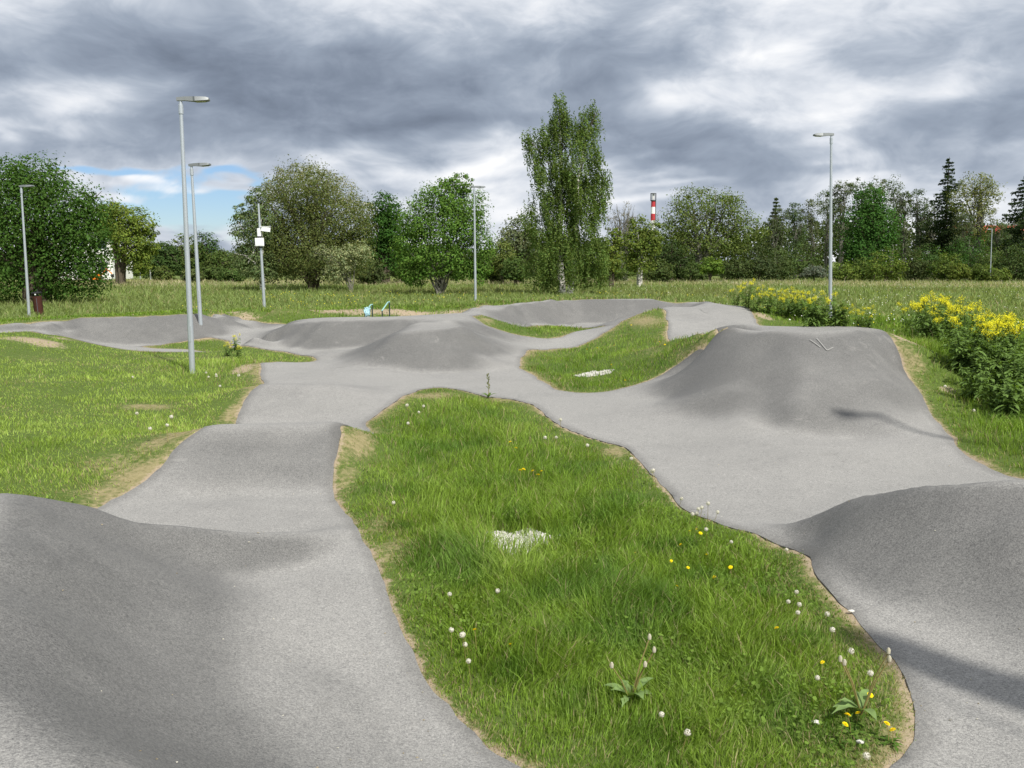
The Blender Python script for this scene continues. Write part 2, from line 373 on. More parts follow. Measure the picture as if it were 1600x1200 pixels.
# ------------------------------------------------------------------ the lie of the land (surveyed heights, metres)
CTRL = np.array([-1302,2575,1030,-1591,2845,957,-2009,3336,1029,-2646,4461,1094,-2729,4668,1031,-3163,5739,808,-3179,5973,951,-3517,5989,979,-1086,5140,-1,-1173,5579,36,-728,4802,-10,-322,4210,-24,-1505,6752,69,-1841,6697,81,-766,5670,-3,-1238,7614,-13,-3746,8494,94,-3108,8451,99,-2445,8301,60,-1864,8444,44,-1743,8788,44,-2444,8752,63,-4220,13370,6,-3396,13370,-3,-2309,13261,41,-2176,14319,157,-4744,17229,157,-5624,20063,230,-5005,19882,114,-4148,17996,158,-3151,18226,113,-4326,20049,84,-5070,21380,89,-2241,17264,122,-1282,17785,100,-515,17881,100,-1758,16234,105,0,18379,104,597,16535,101,-3945,21129,167,-4488,22328,176,-408,18904,108,-431,20005,298,-280,19460,72,-750,20910,325,-1051,24513,816,-684,23904,452,-155,21645,248,0,20244,136,280,19460,111,494,22950,269,303,21129,214,-345,24067,417,0,24217,279,-725,25368,648,-1136,26521,875,-1576,27621,882,-1400,30214,984,-907,31833,981,-443,31048,846,0,33290,951,-1197,27962,881,-5040,23415,99,-4412,23664,155,-6864,25201,-163,-7178,25031,-163,-4413,21940,40,-5347,23282,64,-4682,27333,781,-5925,27664,722,-8950,31324,49,-8984,31497,1012,-8222,31162,1071,-5314,31059,837,-4012,31262,825,-2246,31513,857,-7033,30823,825,-12758,25489,339,-13375,25284,475,-13802,24123,608,-12572,24412,695,-8726,29071,385,-9525,29644,386,-9693,28884,406,-8412,29411,196,-8300,31399,3,-11977,23904,522,-12007,21775,621,-11704,20400,505,-10852,21612,327,-9413,21853,207,-7983,22231,72,-6504,22648,106,-5422,21556,53,-8996,15596,357,-8055,15959,303,-7218,16684,207,-6671,18555,33,-5272,17409,94,-6508,11193,304,-5694,11193,303,-4837,11091,326,-4115,10684,391,-4683,14065,139,-5687,15744,78,-5147,8783,252,-4477,8722,198,-4079,8545,145,-4147,9453,209,288,20049,93,628,17409,103,1389,19298,32,2626,18244,215,3761,16960,1320,3876,16424,1735,3770,18484,1065,3729,19876,884,3340,23295,317,4109,24974,524,4494,27364,727,4822,29406,900,3528,27425,495,2770,25786,232,2282,24480,80,1132,22507,15,4136,24067,404,4154,16835,1323,4445,15540,1456,5557,15540,1327,6703,16020,1290,5518,11670,120,5002,11449,86,5531,10829,39,5561,10003,33,4419,11449,84,3848,14882,932,3919,16535,-62,3349,16622,326,3014,13907,421,3549,13644,464,3487,12652,269,2904,13358,122,2701,14956,168,2227,15416,147,1616,14898,126,1931,13312,76,1040,14364,101,2346,12414,60,2860,11915,63,543,15023,102,1115,12793,91,1992,10917,35,2030,9217,0,2380,8505,-10,2965,8967,-6,3476,9480,-7,3007,10283,16,4362,9933,30,3527,10741,83,3006,6799,374,3336,6467,585,3630,6235,784,2598,7028,190,2826,6338,241,3182,6118,238,3478,5925,306,2848,5861,97,3064,5443,72,3317,5616,212,2597,6343,67,2529,4763,11,2495,4126,45,2046,4177,7,3001,5036,77,2518,7576,-20,2270,7490,79,-1157,16030,164,-1833,15861,138,-445,15375,96,-1899,13092,150,-2011,11540,313,-1667,10387,20,-1647,9368,115,-861,11828,-25,0,11828,4,861,11828,-6,88,7953,-105,-574,7768,-21,570,7706,12,-1013,7614,34,-697,6224,-1,0,5670,4,633,5624,26,1261,5602,29,1822,6099,62,1274,8661,28,1675,7552,58,320,4177,31,959,4177,18,1784,4706,66,1024,6890,-4,1751,4160,34,6929,16135,1120,6893,15250,1077,6672,13167,300,6799,14508,459,6532,15158,683,6323,14145,541,5703,13637,685,5301,12612,343,6100,13167,244,5966,12265,160,5883,10608,100,5795,10034,82,6573,11448,269,8471,14870,391,8082,16076,741,9719,19979,950,10811,30404,492,12461,31164,455,5238,30625,932,6555,30659,916,8084,30659,938,5221,28124,623,6124,27668,688,7530,28124,652,5661,26390,488,8800,30858,800,8559,28884,583,9280,28884,608,-455,31928,859,-817,28611,731,0,28797,373,1027,28720,181,2092,29243,180,-1009,28298,813,3148,31471,254,1268,25268,138,1838,25647,174,2689,26847,355,3432,28267,600,4184,29326,791,-2441,22783,959,-2175,25396,924,-2871,25141,921,-1715,24019,957,-2400,3900,1044,-2600,2600,941,-3200,3500,945,-3600,4600,909,-4200,5600,914,-4300,7400,274,-3600,7700,128,-3000,8300,43,-3800,11900,139,-2100,11900,130,-3000,11900,136,-3700,12600,12,-2200,12600,22,-2900,12600,17,-4000,16800,135,-6000,30000,253,-3000,30200,340,-1900,30600,405,-5000,30300,311,-4000,32500,793,-6500,32600,763,-2000,32700,807,-8000,29500,290,5000,17000,1255,5000,18500,655,5000,20500,266,5000,23000,238,6500,17000,1223,6500,18500,686,6500,21000,290,3750,17300,1066,3600,19300,471,4200,17200,1265,3400,8600,49,4200,8600,68,5000,8600,100,2800,9000,4,0,1000,458,0,0,922,-1500,500,945,1500,300,595,0,2200,295,0,3200,54,0,-2000,1361,9000,15000,642,10000,18000,480,12000,20000,282,9000,24000,184,7000,24000,300,6600,32000,916,6600,34000,501,3000,40000,343,0,42000,351,8000,38500,341,-3000,38000,497,-20000,45000,101,0,46000,303,20000,45000,100,-30000,60000,0,30000,60000,0,0,60000,50,-20000,30000,299,-25000,20000,199,20000,20000,200,25000,30000,201,-12000,14000,246,-10000,8000,196,-8000,4000,389,10000,10000,299,8000,5000,502,6000,2000,606,15000,14000,301,-20000,38000,48,-13000,33000,181,-40000,40000,0,40000,40000,0,-30000,5000,0,30000,5000,0,0,-15000,300,-6000,36000,548,-10000,36000,401,-6000,42000,247,-1447,1741,976,-1088,1958,1011,-952,2042,950,-764,2156,736,-550,2285,627,-293,2441,280,6,2623,166,348,2830,47,-1617,2021,959,-1258,2238,956,-1122,2322,980,-934,2436,749,-720,2565,600,-463,2721,275,-164,2903,174,178,3110,98,-1718,2211,961,-1417,2504,977,-1303,2616,946,-1145,2769,884,-966,2944,430,-751,3153,341,-500,3397,179,-213,3676,93,-2078,2581,961,-1777,2874,985,-1663,2986,976,-1505,3139,715,-1326,3314,566,-1111,3523,321,-860,3767,176,-573,4046,72,-2514,3052,957,-2149,3260,1013,-2011,3340,945,-1820,3449,713,-1602,3573,553,-1342,3722,327,-1038,3895,179,-691,4094,75,-2834,3612,964,-2469,3820,959,-2331,3900,1001,-2140,4009,805,-1922,4133,540,-1662,4282,306,-1358,4455,170,-1011,4654,106,-3191,4252,968,-2795,4393,950,-2645,4447,972,-2437,4521,770,-2202,4604,512,-1919,4705,340,-1589,4822,152,-1213,4957,106,-3401,4842,972,-3005,4983,989,-2855,5037,908,-2647,5111,820,-2412,5194,532,-2129,5295,350,-1799,5412,163,-1423,5547,88,-3611,5432,957,-3215,5573,1031,-3065,5627,968,-2857,5701,701,-2622,5784,584,-2339,5885,367,-13928,24373,789,-13896,24317,753,-13864,24261,635,-13832,24205,676,-13800,24149,642,-13768,24093,524,-14242,24923,723,-14556,25473,743,-13539,23693,605,-13481,24834,839,-13446,24770,777,-13412,24706,711,-13377,24642,668,-13342,24578,615,-13308,24514,550,-13780,25384,788,-14078,25934,758,-13090,24114,614,-13023,25323,978,-12966,25211,771,-12908,25099,716,-12850,24987,569,-12793,24875,541,-12735,24763,452,-13306,25873,796,-13589,26423,779,-12530,24363,451,-12553,25843,933,-12468,25669,685,-12383,25494,626,-12298,25320,530,-12213,25145,462,-12129,24971,252,-12820,26393,781,-13087,26943,803,-11934,24571,336,-11934,26106,871,-11840,25899,690,-11745,25692,583,-11651,25486,415,-11556,25279,307,-11462,25072,125,-12185,26656,807,-12437,27206,823,-11279,24672,210,-11314,26398,892,-11214,26165,650,-11114,25932,589,-11014,25698,423,-10914,25465,258,-10814,25232,85,-11549,26948,797,-11785,27498,820,-10642,24832,124,-10801,27004,878,-10705,26764,618,-10609,26524,551,-10513,26284,358,-10417,26044,296,-10321,25804,32,-11021,27554,808,-11241,28104,820,-10161,25404,116,-10146,27317,906,-10057,27077,609,-9968,26837,567,-9879,26597,387,-9790,26357,214,-9700,26117,56,-10350,27867,799,-10555,28417,811,-9552,25717,121,-9632,27803,880,-9540,27539,720,-9449,27275,570,-9357,27011,379,-9266,26747,312,-9174,26483,69,-9822,28353,844,-10013,28903,869,-9036,26083,172,-9356,28789,884,-9254,28474,601,-9152,28160,458,-9050,27846,447,-8948,27531,328,-8846,27217,154,-9535,29339,883,-9714,29889,850,-8716,26817,226,-6382,25529,690,-6315,25261,488,-6248,24992,382,-6181,24724,369,-6114,24455,184,-6047,24187,78,-6507,26029,711,-6632,26529,736,-5947,23787,173,-5742,25119,800,-5681,24853,588,-5620,24586,470,-5559,24319,453,-5498,24053,207,-5437,23786,73,-5856,25619,742,-5970,26119,734,-5345,23386,197,-5157,24898,858,-5103,24638,715,-5050,24378,505,-4996,24118,464,-4942,23858,255,-4888,23598,120,-5261,25398,786,-5364,25898,803,-4805,23198,170,-4642,24997,856,-4595,24741,717,-4547,24485,547,-4500,24229,476,-4452,23973,278,-4405,23717,155,-4735,25497,805,-4828,25997,819,-4330,23317,178,-4126,25115,886,-4086,24871,647,-4046,24627,607,-4006,24383,424,-3966,24139,392,-3926,23895,152,-4208,25615,817,-4290,26115,831,-3860,23495,228,-3566,24964,893,-3538,24768,690,-3510,24572,621,-3482,24376,544,-3454,24180,471,-3426,23984,287,-3638,25464,838,-3709,25964,841,-3369,23584,360,-3157,24831,933,-3140,24695,757,-3123,24559,637,-3105,24423,679,-3088,24287,558,-3071,24151,425,-3221,25331,798,-3284,25831,835,-3020,23751,492,-3116,6148,812,-2944,6046,774,-2729,5918,592,-3288,6250,732,-3503,6378,409,-3760,6532,72,-3054,6252,870,-2882,6150,582,-2667,6022,428,-3226,6354,633,-3441,6482,312,-3698,6636,71,-2992,6356,826,-2820,6253,679,-2606,6125,480,-3164,6459,695,-3378,6587,366,-3635,6741,-39,-2939,6444,674,-2768,6341,448,-2554,6212,311,-3110,6547,316,-3324,6676,246,-3581,6831,8,-2886,6532,589,-2725,6414,498,-2523,6266,354,-3047,6650,515,-3249,6798,128,-3491,6975,65,-2790,6648,551,-2635,6521,509,-2443,6361,372,-2944,6776,404,-3136,6936,-1,-3367,7127,64,-2693,6765,592,-2556,6619,263,-2384,6438,141,-2830,6911,305,-3002,7092,41,-3207,7311,73,-2555,6870,532,-2434,6710,387,-2283,6511,121,-2676,7029,253,-2827,7228,-39,-3008,7467,71,-2417,6974,481,-2298,6814,270,-2148,6613,154,-2536,7134,122,-2686,7335,27,-2865,7576,65,-2270,7082,449,-2151,6921,184,-2004,6719,61,-2388,7243,109,-2535,7445,22,-2713,7687,70,-2122,7190,399,-1997,7034,224,-1840,6840,26,-2247,7346,-8,-2404,7540,52,-2592,7774,64,-1969,7324,329,-1837,7174,168,-1673,6985,10,-2101,7474,76,-2265,7663,71,-2463,7888,60,-1816,7458,339,-1668,7324,70,-1483,7156,44,-1964,7592,-33,-2149,7760,75,-2372,7962,59,-1686,7636,243,-1524,7518,48,-1323,7371,72,-1848,7754,0,-2049,7901,75,-2292,8078,58,-1556,7814,188,-1394,7696,29,-1193,7549,97,-1718,7932,11,-1919,8079,74,-2162,8256,61,2294,7771,74,2449,7814,167,2659,7769,352,2563,7654,156,2435,7500,20,2787,7923,-43,2979,8153,51,3203,8422,42,2712,7724,379,2617,7609,334,2489,7455,75,2840,7878,146,3032,8109,7,3256,8378,27,2766,7680,435,2676,7560,283,2556,7400,50,2886,7840,59,3066,8080,36,3276,8360,27,2853,7619,398,2767,7496,254,2652,7332,-16,2968,7783,339,3140,8028,-55,3341,8315,48,2940,7558,650,2828,7458,506,2679,7324,236,3089,7692,396,3312,7892,-36,3573,8126,47,3022,7430,572,2896,7349,458,2728,7240,472,3191,7538,296,3443,7701,-2,3737,7890,46,3105,7302,670,2979,7221,502,2811,7112,461,3273,7411,464,3525,7573,168,3819,7763,41,3182,7182,721,3057,7101,514,2889,6992,456,3350,7291,568,3602,7455,257,3896,7645,-132,3260,7063,795,3149,6962,725,3001,6828,626,3408,7197,510,3630,7399,200,3890,7634,-132,3386,6958,840,3290,6842,679,3162,6689,494,3515,7111,539,3707,7341,148,3931,7610,-132,3513,6852,878,3444,6719,798,3352,6541,587,3605,7030,508,3743,7296,316,3903,7607,-6,3722,6784,889,3676,6641,771,3614,6451,510,3784,6974,708,3877,7259,507,3985,7592,141,3931,6716,975,3885,6573,817,3823,6383,620,3993,6906,709,4086,7191,427,4194,7524,61,-3572,10529,580,-3458,10191,392,-3343,9852,265,-3228,9514,186,-3113,9176,18,-3598,10604,544,-3623,10679,553,-2978,8776,63,-3316,10551,529,-3210,10212,406,-3103,9874,273,-2997,9536,214,-2891,9198,42,-3339,10626,529,-3363,10701,524,-2765,8798,67,-3022,10576,539,-2925,10237,430,-2828,9899,291,-2732,9561,152,-2635,9223,49,-3043,10651,525,-3064,10726,528,-2521,8823,64,-2726,10601,552,-2639,10262,369,-2552,9924,305,-2465,9586,169,-2378,9248,55,-2745,10676,524,-2764,10751,537,-2275,8848,63,-2429,10626,544,-2351,10288,370,-2274,9949,311,-2197,9611,182,-2120,9273,26,-2446,10701,506,-2463,10776,523,-2028,8873,72,-2093,10654,576,-2026,10316,505,-1960,9978,287,-1893,9640,217,-1827,9301,15,-2108,10729,576,-2122,10804,582,-1748,8901,77,-4271,15138,417,-4155,14726,305,-4038,14313,220,-3922,13901,139,-3806,13488,39,-4299,15238,393,-4328,15338,395,-3693,13088,68,-3893,15138,397,-3787,14726,297,-3681,14313,217,-3575,13901,135,-3468,13488,44,-3918,15238,378,-3944,15338,379,-3366,13088,65,-3514,15138,397,-3419,14726,296,-3323,14313,216,-3227,13901,136,-3131,13488,40,-3537,15238,377,-3561,15338,382,-3038,13088,60,-3136,15138,422,-3050,14726,303,-2965,14313,221,-2879,13901,139,-2794,13488,31,-3157,15238,381,-3177,15338,388,-2711,13088,60,0,30931,1092,0,30692,888,0,30454,738,0,30216,689,0,29978,535,0,29740,410,0,31481,990,0,32031,951,0,29340,470,0,37900,601,504,32090,1017,500,31842,894,496,31593,710,493,31345,656,489,31096,468,485,30848,289,513,32640,947,522,33190,969,478,30448,367,591,37900,599,1022,32527,1083,1014,32270,811,1006,32013,752,998,31757,547,990,31500,470,982,31243,269,1040,33077,969,1057,33627,978,969,30843,359,1182,37900,599,1557,33034,1178,1545,32774,767,1533,32514,716,1521,32254,481,1508,31994,393,1496,31734,176,1583,33584,987,1609,34134,996,1477,31334,261,1773,37900,599,2118,33691,1061,2101,33431,883,2085,33171,637,2069,32911,574,2052,32651,348,2036,32391,88,2152,34241,980,2187,34791,1005,2011,31991,235,2363,37900,599,2674,34032,1080,2653,33772,782,2633,33512,683,2613,33252,454,2592,32992,379,2572,32732,171,2717,34582,984,2760,35132,1006,2540,32332,259,2954,37900,599,3209,34032,1079,3184,33772,788,3160,33512,725,3135,33252,488,3111,32992,400,3086,32732,185,3261,34582,982,3312,35132,1004,3048,32332,234,3545,37900,598,3743,34032,1078,3715,33772,784,3686,33512,718,3658,33252,472,3629,32992,393,3600,32732,181,3804,34582,983,3864,35132,1004,3556,32332,214,4136,37900,598,4278,34032,1075,4247,33785,805,4216,33538,755,4185,33292,529,4154,33045,483,4123,32798,197,4347,34582,983,4417,35132,1004,4073,32398,267,4727,37900,597,4813,34032,1069,4780,33798,845,4747,33565,665,4714,33332,634,4681,33098,455,4648,32865,220,4891,34582,980,4969,35132,1000,4591,32465,321,5318,37900,596,5348,34032,1082,5313,33812,874,5279,33592,728,5244,33372,586,5210,33152,425,5175,32932,285,5434,34582,996,5521,35132,1001,5112,32532,320,5909,37900,601,7200,33000,990,7400,34200,1017,6600,35000,999,6000,36000,997,8600,33400,571,8200,35000,574,-7416,24169,223,-7516,24569,-7,-7305,24631,359,-7405,25031,75,-7141,24936,635,-7241,25336,27,-6996,25394,744,-7096,25794,106,-6791,25663,599,-6891,26063,220,-6553,25822,617,-6653,26222,186,-2815,20741,822,-2780,20488,594,-2746,20234,524,-2712,19981,359,-2677,19728,324,-2643,19474,96,-2835,20891,681,-2856,21041,797,-2589,19074,164,-2390,20916,900,-2357,20620,685,-2323,20324,548,-2289,20028,404,-2255,19732,274,-2221,19436,65,-2407,21066,830,-2425,21216,829,-2175,19036,100,-1948,20979,933,-1918,20659,675,-1889,20339,603,-1859,20019,411,-1829,19699,265,-1800,19379,35,-1962,21129,887,-1976,21279,870,-1762,18979,87,-1508,21112,953,-1485,20784,702,-1461,20456,518,-1438,20128,441,-1414,19800,256,-1391,19472,27,-1519,21262,875,-1529,21412,868,-1362,19072,100,-1142,21313,1011,-1122,20949,836,-1103,20584,589,-1083,20220,430,-1064,19855,203,-1044,19491,41,-1150,21463,975,-1158,21613,908,-1023,19091,86,-3060,20400,581,-3036,20240,454,-3012,20080,333,-2988,19920,343,-2964,19760,207,-2940,19600,137,-3082,20550,517,-3105,20700,431,-2880,19200,211,4455,15594,1161,4287,15005,956,4119,14415,789,3950,13826,531,3782,13236,322,3613,12647,10,4513,15794,1230,4570,15994,1229,3499,12247,128,4897,15234,1326,4697,14613,1073,4497,13992,835,4298,13371,586,4098,12750,422,3899,12129,92,4961,15434,1264,5025,15634,1275,3770,11729,112,5441,15234,1316,5215,14603,1028,4990,13971,780,4764,13339,589,4538,12708,326,4313,12076,50,5512,15434,1256,5584,15634,1243,4170,11676,81,6029,15347,1355,5778,14709,1063,5528,14071,761,5277,13433,558,5027,12795,284,4776,12157,18,6108,15547,1282,6186,15747,1269,4619,11757,98], float).reshape(-1, 3) / 1000
POLY = {'outer': [(-5.2, -4.0), (-5.2, 6.0), (-4.6, 6.35), (-4.2, 7.2), (-3.99, 8.49), (-3.961, 8.776), (-3.909, 9.118), (-3.874, 9.551), (-3.896, 9.991), (-3.847, 10.375), (-3.685, 10.484), (-4.05, 12.2), (-4.19, 13.32), (-4.325, 14.059), (-4.375, 14.626), (-4.341, 15.122), (-4.6, 16.5), (-4.81, 17.32), (-5.09, 18.04), (-5.498, 19.397), (-5.701, 20.341), (-5.682, 21.664), (-5.089, 21.135), (-4.85, 21.425), (-4.826, 22.028), (-5.049, 22.538), (-5.759, 23.259), (-6.458, 23.694), (-7.141, 24.003), (-7.496, 24.092), (-7.694, 23.944), (-8.697, 24.242), (-9.316, 23.606), (-10.01, 23.259), (-10.976, 23.563), (-11.749, 23.782), (-12.311, 23.9), (-13.227, 24.332), (-13.561, 23.694), (-16.5, 25.0), (-17.5, 28.0), (-14.859, 24.167), (-13.954, 24.407), (-13.603, 25.738), (-12.565, 25.882), (-11.66, 26.35), (-10.826, 27.092), (-9.851, 27.616), (-9.636, 30.353), (-9.514, 31.151), (-8.968, 30.485), (-8.475, 30.036), (-7.2, 29.5), (-6.3, 28.3), (-5.6, 27.7), (-4.6, 27.9), (-3.5, 28.2), (-2.4, 28.9), (-1.9, 29.8), (-1.331, 30.111), (-1.085, 31.734), (-0.45, 31.597), (0.703, 32.911), (2.427, 34.091), (4.883, 34.302), (7.183, 34.793), (7.54, 34.39), (8.4, 32.3), (7.995, 30.485), (7.918, 29.521), (7.51, 27.42), (7.1, 21.0), (6.9, 18.0), (6.678, 15.957), (6.616, 15.377), (6.55, 14.799), (6.342, 13.835), (6.212, 13.095), (5.933, 12.1), (5.718, 11.215), (5.64, 10.44), (5.64, 9.94), (6.2, 8.8), (6.6, 8.0), (6.6, -4.0)], 'centre': [(-2.059, 10.707), (-2.005, 10.324), (-1.979, 9.899), (-1.902, 9.404), (-1.742, 8.781), (-1.545, 8.327), (-1.285, 7.557), (-0.976, 6.552), (-0.805, 5.98), (-0.642, 5.505), (-0.55, 5.207), (-0.365, 4.814), (-0.135, 4.421), (0.048, 4.154), (0.6, 3.6), (1.5, 3.6), (1.882, 4.128), (2.086, 4.324), (2.206, 4.546), (2.308, 4.877), (2.353, 5.201), (2.354, 5.601), (2.389, 6.156), (2.367, 6.638), (2.381, 7.314), (2.266, 7.67), (2.018, 8.049), (1.79, 8.69), (1.68, 9.347), (1.643, 10.21), (1.594, 10.921), (1.505, 11.812), (1.153, 12.19), (0.834, 12.76), (0.591, 13.59), (0.324, 14.909), (0.0, 15.472), (-0.395, 15.635), (-0.942, 16.306), (-1.339, 16.88), (-1.729, 16.519), (-1.896, 14.992), (-2.047, 14.138), (-2.211, 13.25), (-1.9, 12.3)], 'right': [(0.186, 19.857), (0.197, 21.07), (0.423, 22.691), (1.219, 24.287), (1.887, 25.064), (2.543, 26.317), (3.16, 27.633), (3.824, 28.961), (4.461, 29.796), (4.998, 30.485), (5.026, 29.249), (4.677, 26.942), (4.203, 24.257), (4.0, 21.0), (3.9, 18.0), (3.933, 15.937), (3.695, 16.136), (3.583, 16.942), (3.306, 17.047), (2.939, 17.016), (2.39, 16.57), (1.753, 16.186), (1.223, 16.126), (0.836, 16.549), (0.579, 17.867), (0.414, 19.158)], 'back': [(-1.23, 26.513), (-0.905, 28.185), (-0.602, 28.098), (-0.198, 27.702), (0.648, 30.204), (1.808, 31.616), (3.046, 28.046), (2.139, 28.5), (1.756, 27.277), (1.47, 26.317), (0.924, 25.802), (0.0, 25.328), (-0.728, 25.454)], 'berm': [(-10.493, 25.017), (-10.034, 25.93), (-9.465, 26.431), (-9.015, 26.793), (-8.336, 26.448), (-7.357, 24.212), (-7.798, 23.9), (-8.922, 24.879), (-9.869, 24.573)]}
X0, X1, Y0, Y1, D = -34, 34, -6, 62, .1
def solve(C):
    P = C[:, :2]; r = np.hypot(P[:, None, 0] - P[None, :, 0], P[:, None, 1] - P[None, :, 1])
    n = len(C); A = np.zeros((n + 1, n + 1)); A[:n, :n] = -r + np.eye(n) * .02; A[:n, n] = 1; A[n, :n] = 1
    return np.linalg.solve(A, np.r_[C[:, 2], 0])
def blur(G, sig):
    k = int(3 * sig + 1); t = np.arange(-k, k + 1); g = np.exp(-t * t / 2 / sig ** 2); g /= g.sum()
    P = np.pad(G, k, mode='edge')
    P = sum(g[i] * P[i:i + G.shape[0], :] for i in range(2 * k + 1))
    return sum(g[i] * P[:, i:i + G.shape[1]] for i in range(2 * k + 1))
def terrain():
    gx = np.arange(X0, X1 + D / 2, D); gy = np.arange(Y0, Y1 + D / 2, D)
    GX, GY = np.meshgrid(gx, gy); w = solve(CTRL)
    x = GX.ravel(); y = GY.ravel(); out = np.full(x.shape, w[-1])
    for i in range(0, len(x), 20000):
        r = np.hypot(x[i:i + 20000, None] - CTRL[None, :, 0], y[i:i + 20000, None] - CTRL[None, :, 1])
        out[i:i + 20000] -= r @ w[:-1]
    G = out.reshape(GX.shape)
    t = np.clip((GY - 8) / 14, 0, 1)
    Rr = np.maximum(np.abs(GX) / 32, np.abs(GY - 28) / 33); m = np.clip((1 - Rr) / .15, 0, 1); m = m * m * (3 - 2 * m)
    return (blur(G, 1.3) * (1 - t) + blur(G, 1.3) * t) * m
G = terrain()
def H(x, y):
    fx = (np.asarray(x, float) - X0) / D; fy = (np.asarray(y, float) - Y0) / D
    i = np.clip(np.floor(fx).astype(int), 0, G.shape[1] - 2); j = np.clip(np.floor(fy).astype(int), 0, G.shape[0] - 2)
    a = np.clip(fx - i, 0, 1); b = np.clip(fy - j, 0, 1)
    return (G[j, i] * (1 - a) + G[j, i + 1] * a) * (1 - b) + (G[j + 1, i] * (1 - a) + G[j + 1, i + 1] * a) * b
def vnoise(x, y, seed=0):
    """smooth value noise in numpy, 0..1"""
    xi = np.floor(x).astype(np.int64); yi = np.floor(y).astype(np.int64); fx = x - xi; fy = y - yi
    fx = fx * fx * (3 - 2 * fx); fy = fy * fy * (3 - 2 * fy)
    def h(a, b):
        n = (a * 374761393 + b * 668265263 + seed * 1442695041) & 0xffffffff
        n = ((n ^ (n >> 13)) * 1274126177) & 0xffffffff
        return ((n ^ (n >> 16)) & 0xffff) / 65535.0
    return (h(xi, yi) * (1 - fx) + h(xi + 1, yi) * fx) * (1 - fy) + (h(xi, yi + 1) * (1 - fx) + h(xi + 1, yi + 1) * fx) * fy

# signed distance to the asphalt's edge, positive on the asphalt
def sdf(x, y):
    x = np.asarray(x, float); y = np.asarray(y, float)
    d = np.full(x.shape, 1e9); ins = np.zeros(x.shape, bool)
    for pl in POLY.values():
        n = len(pl)
        for i in range(n):
            ax, ay = pl[i]; bx, by = pl[(i + 1) % n]
            ex, ey = bx - ax, by - ay
            q = np.clip(((x - ax) * ex + (y - ay) * ey) / (ex * ex + ey * ey + 1e-9), 0, 1)
            d = np.minimum(d, np.hypot(x - ax - q * ex, y - ay - q * ey))
            c = (ay > y) != (by > y)
            xs = ax + (y - ay) * ex / (ey if abs(ey) > 1e-9 else 1e-9)
            ins ^= c & (x < xs)
    return np.where(ins, d, -d)
SX0, SX1, SY0, SY1, SD = -19, 12, -5, 40, .08
sgx = np.arange(SX0, SX1, SD); sgy = np.arange(SY0, SY1, SD)
SGX, SGY = np.meshgrid(sgx, sgy)
SG = sdf(SGX, SGY)
SG = blur(SG, 1.2)
SG = SG + (vnoise(SGX * 1.7, SGY * 1.7, 3) - .5) * .08 + (vnoise(SGX * 6, SGY * 6, 4) - .5) * .035
def sd_at(x, y):
    fx = (np.asarray(x, float) - SX0) / SD; fy = (np.asarray(y, float) - SY0) / SD
    i = np.clip(np.floor(fx).astype(int), 0, SG.shape[1] - 2); j = np.clip(np.floor(fy).astype(int), 0, SG.shape[0] - 2)
    a = np.clip(fx - i, 0, 1); b = np.clip(fy - j, 0, 1)
    v = (SG[j, i] * (1 - a) + SG[j, i + 1] * a) * (1 - b) + (SG[j + 1, i] * (1 - a) + SG[j + 1, i + 1] * a) * b
    o = (fx < 0) | (fy < 0) | (fx > SG.shape[1] - 1) | (fy > SG.shape[0] - 1)
    return np.where(o, -3.0, v)

BARE = [(-1.857,10.407,0.25,1.0,0.75),(-1.801,9.658,0.2,0.5,0.7),(-5.792,14.296,0.6,0.5,0.7),(-4.294,9.808,0.7,0.6,0.6),(-4.156,10.388,0.5,0.7,0.75),(-4.348,10.484,0.5,0.5,0.5),(-4.268,8.819,0.6,0.4,0.6),(-7.5,22.22,0.9,0.8,0.5),(-10.495,19.747,1.2,0.8,0.45),(-8.589,21.745,1.5,0.8,0.5),(-4.376,14.059,0.25,1.0,0.8),(-4.496,15.396,0.3,0.7,0.8),(-3.646,10.7,0.5,0.8,0.7),(-3.999,10.8,0.5,0.9,0.85),(-3.956,9.492,0.5,0.8,0.85),(-4.066,8.798,0.5,0.5,0.8),(-3.131,6.099,0.8,0.3,0.5),(-7.271,13.573,1.2,0.5,0.3),(-1.352,15.597,0.7,0.6,0.8),(-0.223,15.396,0.4,0.5,0.7),(1.35,11.581,0.25,0.6,0.75),(-1.039,7.391,0.18,0.7,0.65),(-1.268,8.194,0.15,0.5,0.7),(4.174,27.839,0.9,1.8,0.8),(3.2,20.291,0.5,1.5,0.6),(3.484,16.196,0.3,1.5,0.75),(3.306,17.047,0.25,1.2,0.6),(-0.756,26.48,0.4,1.2,0.75),(2.306,7.516,0.2,0.25,0.8),(2.356,6.829,0.15,0.3,0.6),(6.816,15.329,0.25,0.9,0.6),(6.658,14.429,0.2,1,0.55),(6.215,13.209,0.2,0.7,0.5),(6.031,11.856,0.3,0.4,0.35),(-8.376,19.409,1.2,0.8,0.45),(-8.708,15.684,1,1,0.35),(-8.33,30.731,2.5,0.5,0.5),(-1.969,27.599,2,0.5,0.5)]      # worn, strawy turf: x, y, rx, ry, strength
SOIL = [(-5.921,19.601,0.35,0.8,0.8),(-6.239,21.438,0.3,0.6,0.7),(-11.944,21.947,1.6,0.8,0.75),(-11.845,23.302,0.8,0.5,0.6),(8.235,29.213,0.35,1.2,0.8),(5.247,16.693,0.25,0.5,0.5),(6.966,15.898,0.35,0.5,0.85),(7.846,16.703,0.3,0.4,0.75),(7.003,14.269,0.2,0.3,0.7),(6.85,13.531,0.15,0.2,0.5),(6.893,31.209,0.3,0.8,0.7),(2.333,7.332,0.12,0.25,0.5),(-3.8,31.1,3.0,0.55,0.8),(-1.8,31.1,1.6,0.5,0.75),(-8.8,31.2,1.4,0.5,0.68),(-6.2,31.2,1.8,0.5,0.72),(-9.8,31.4,0.6,0.5,0.6)]      # bare earth
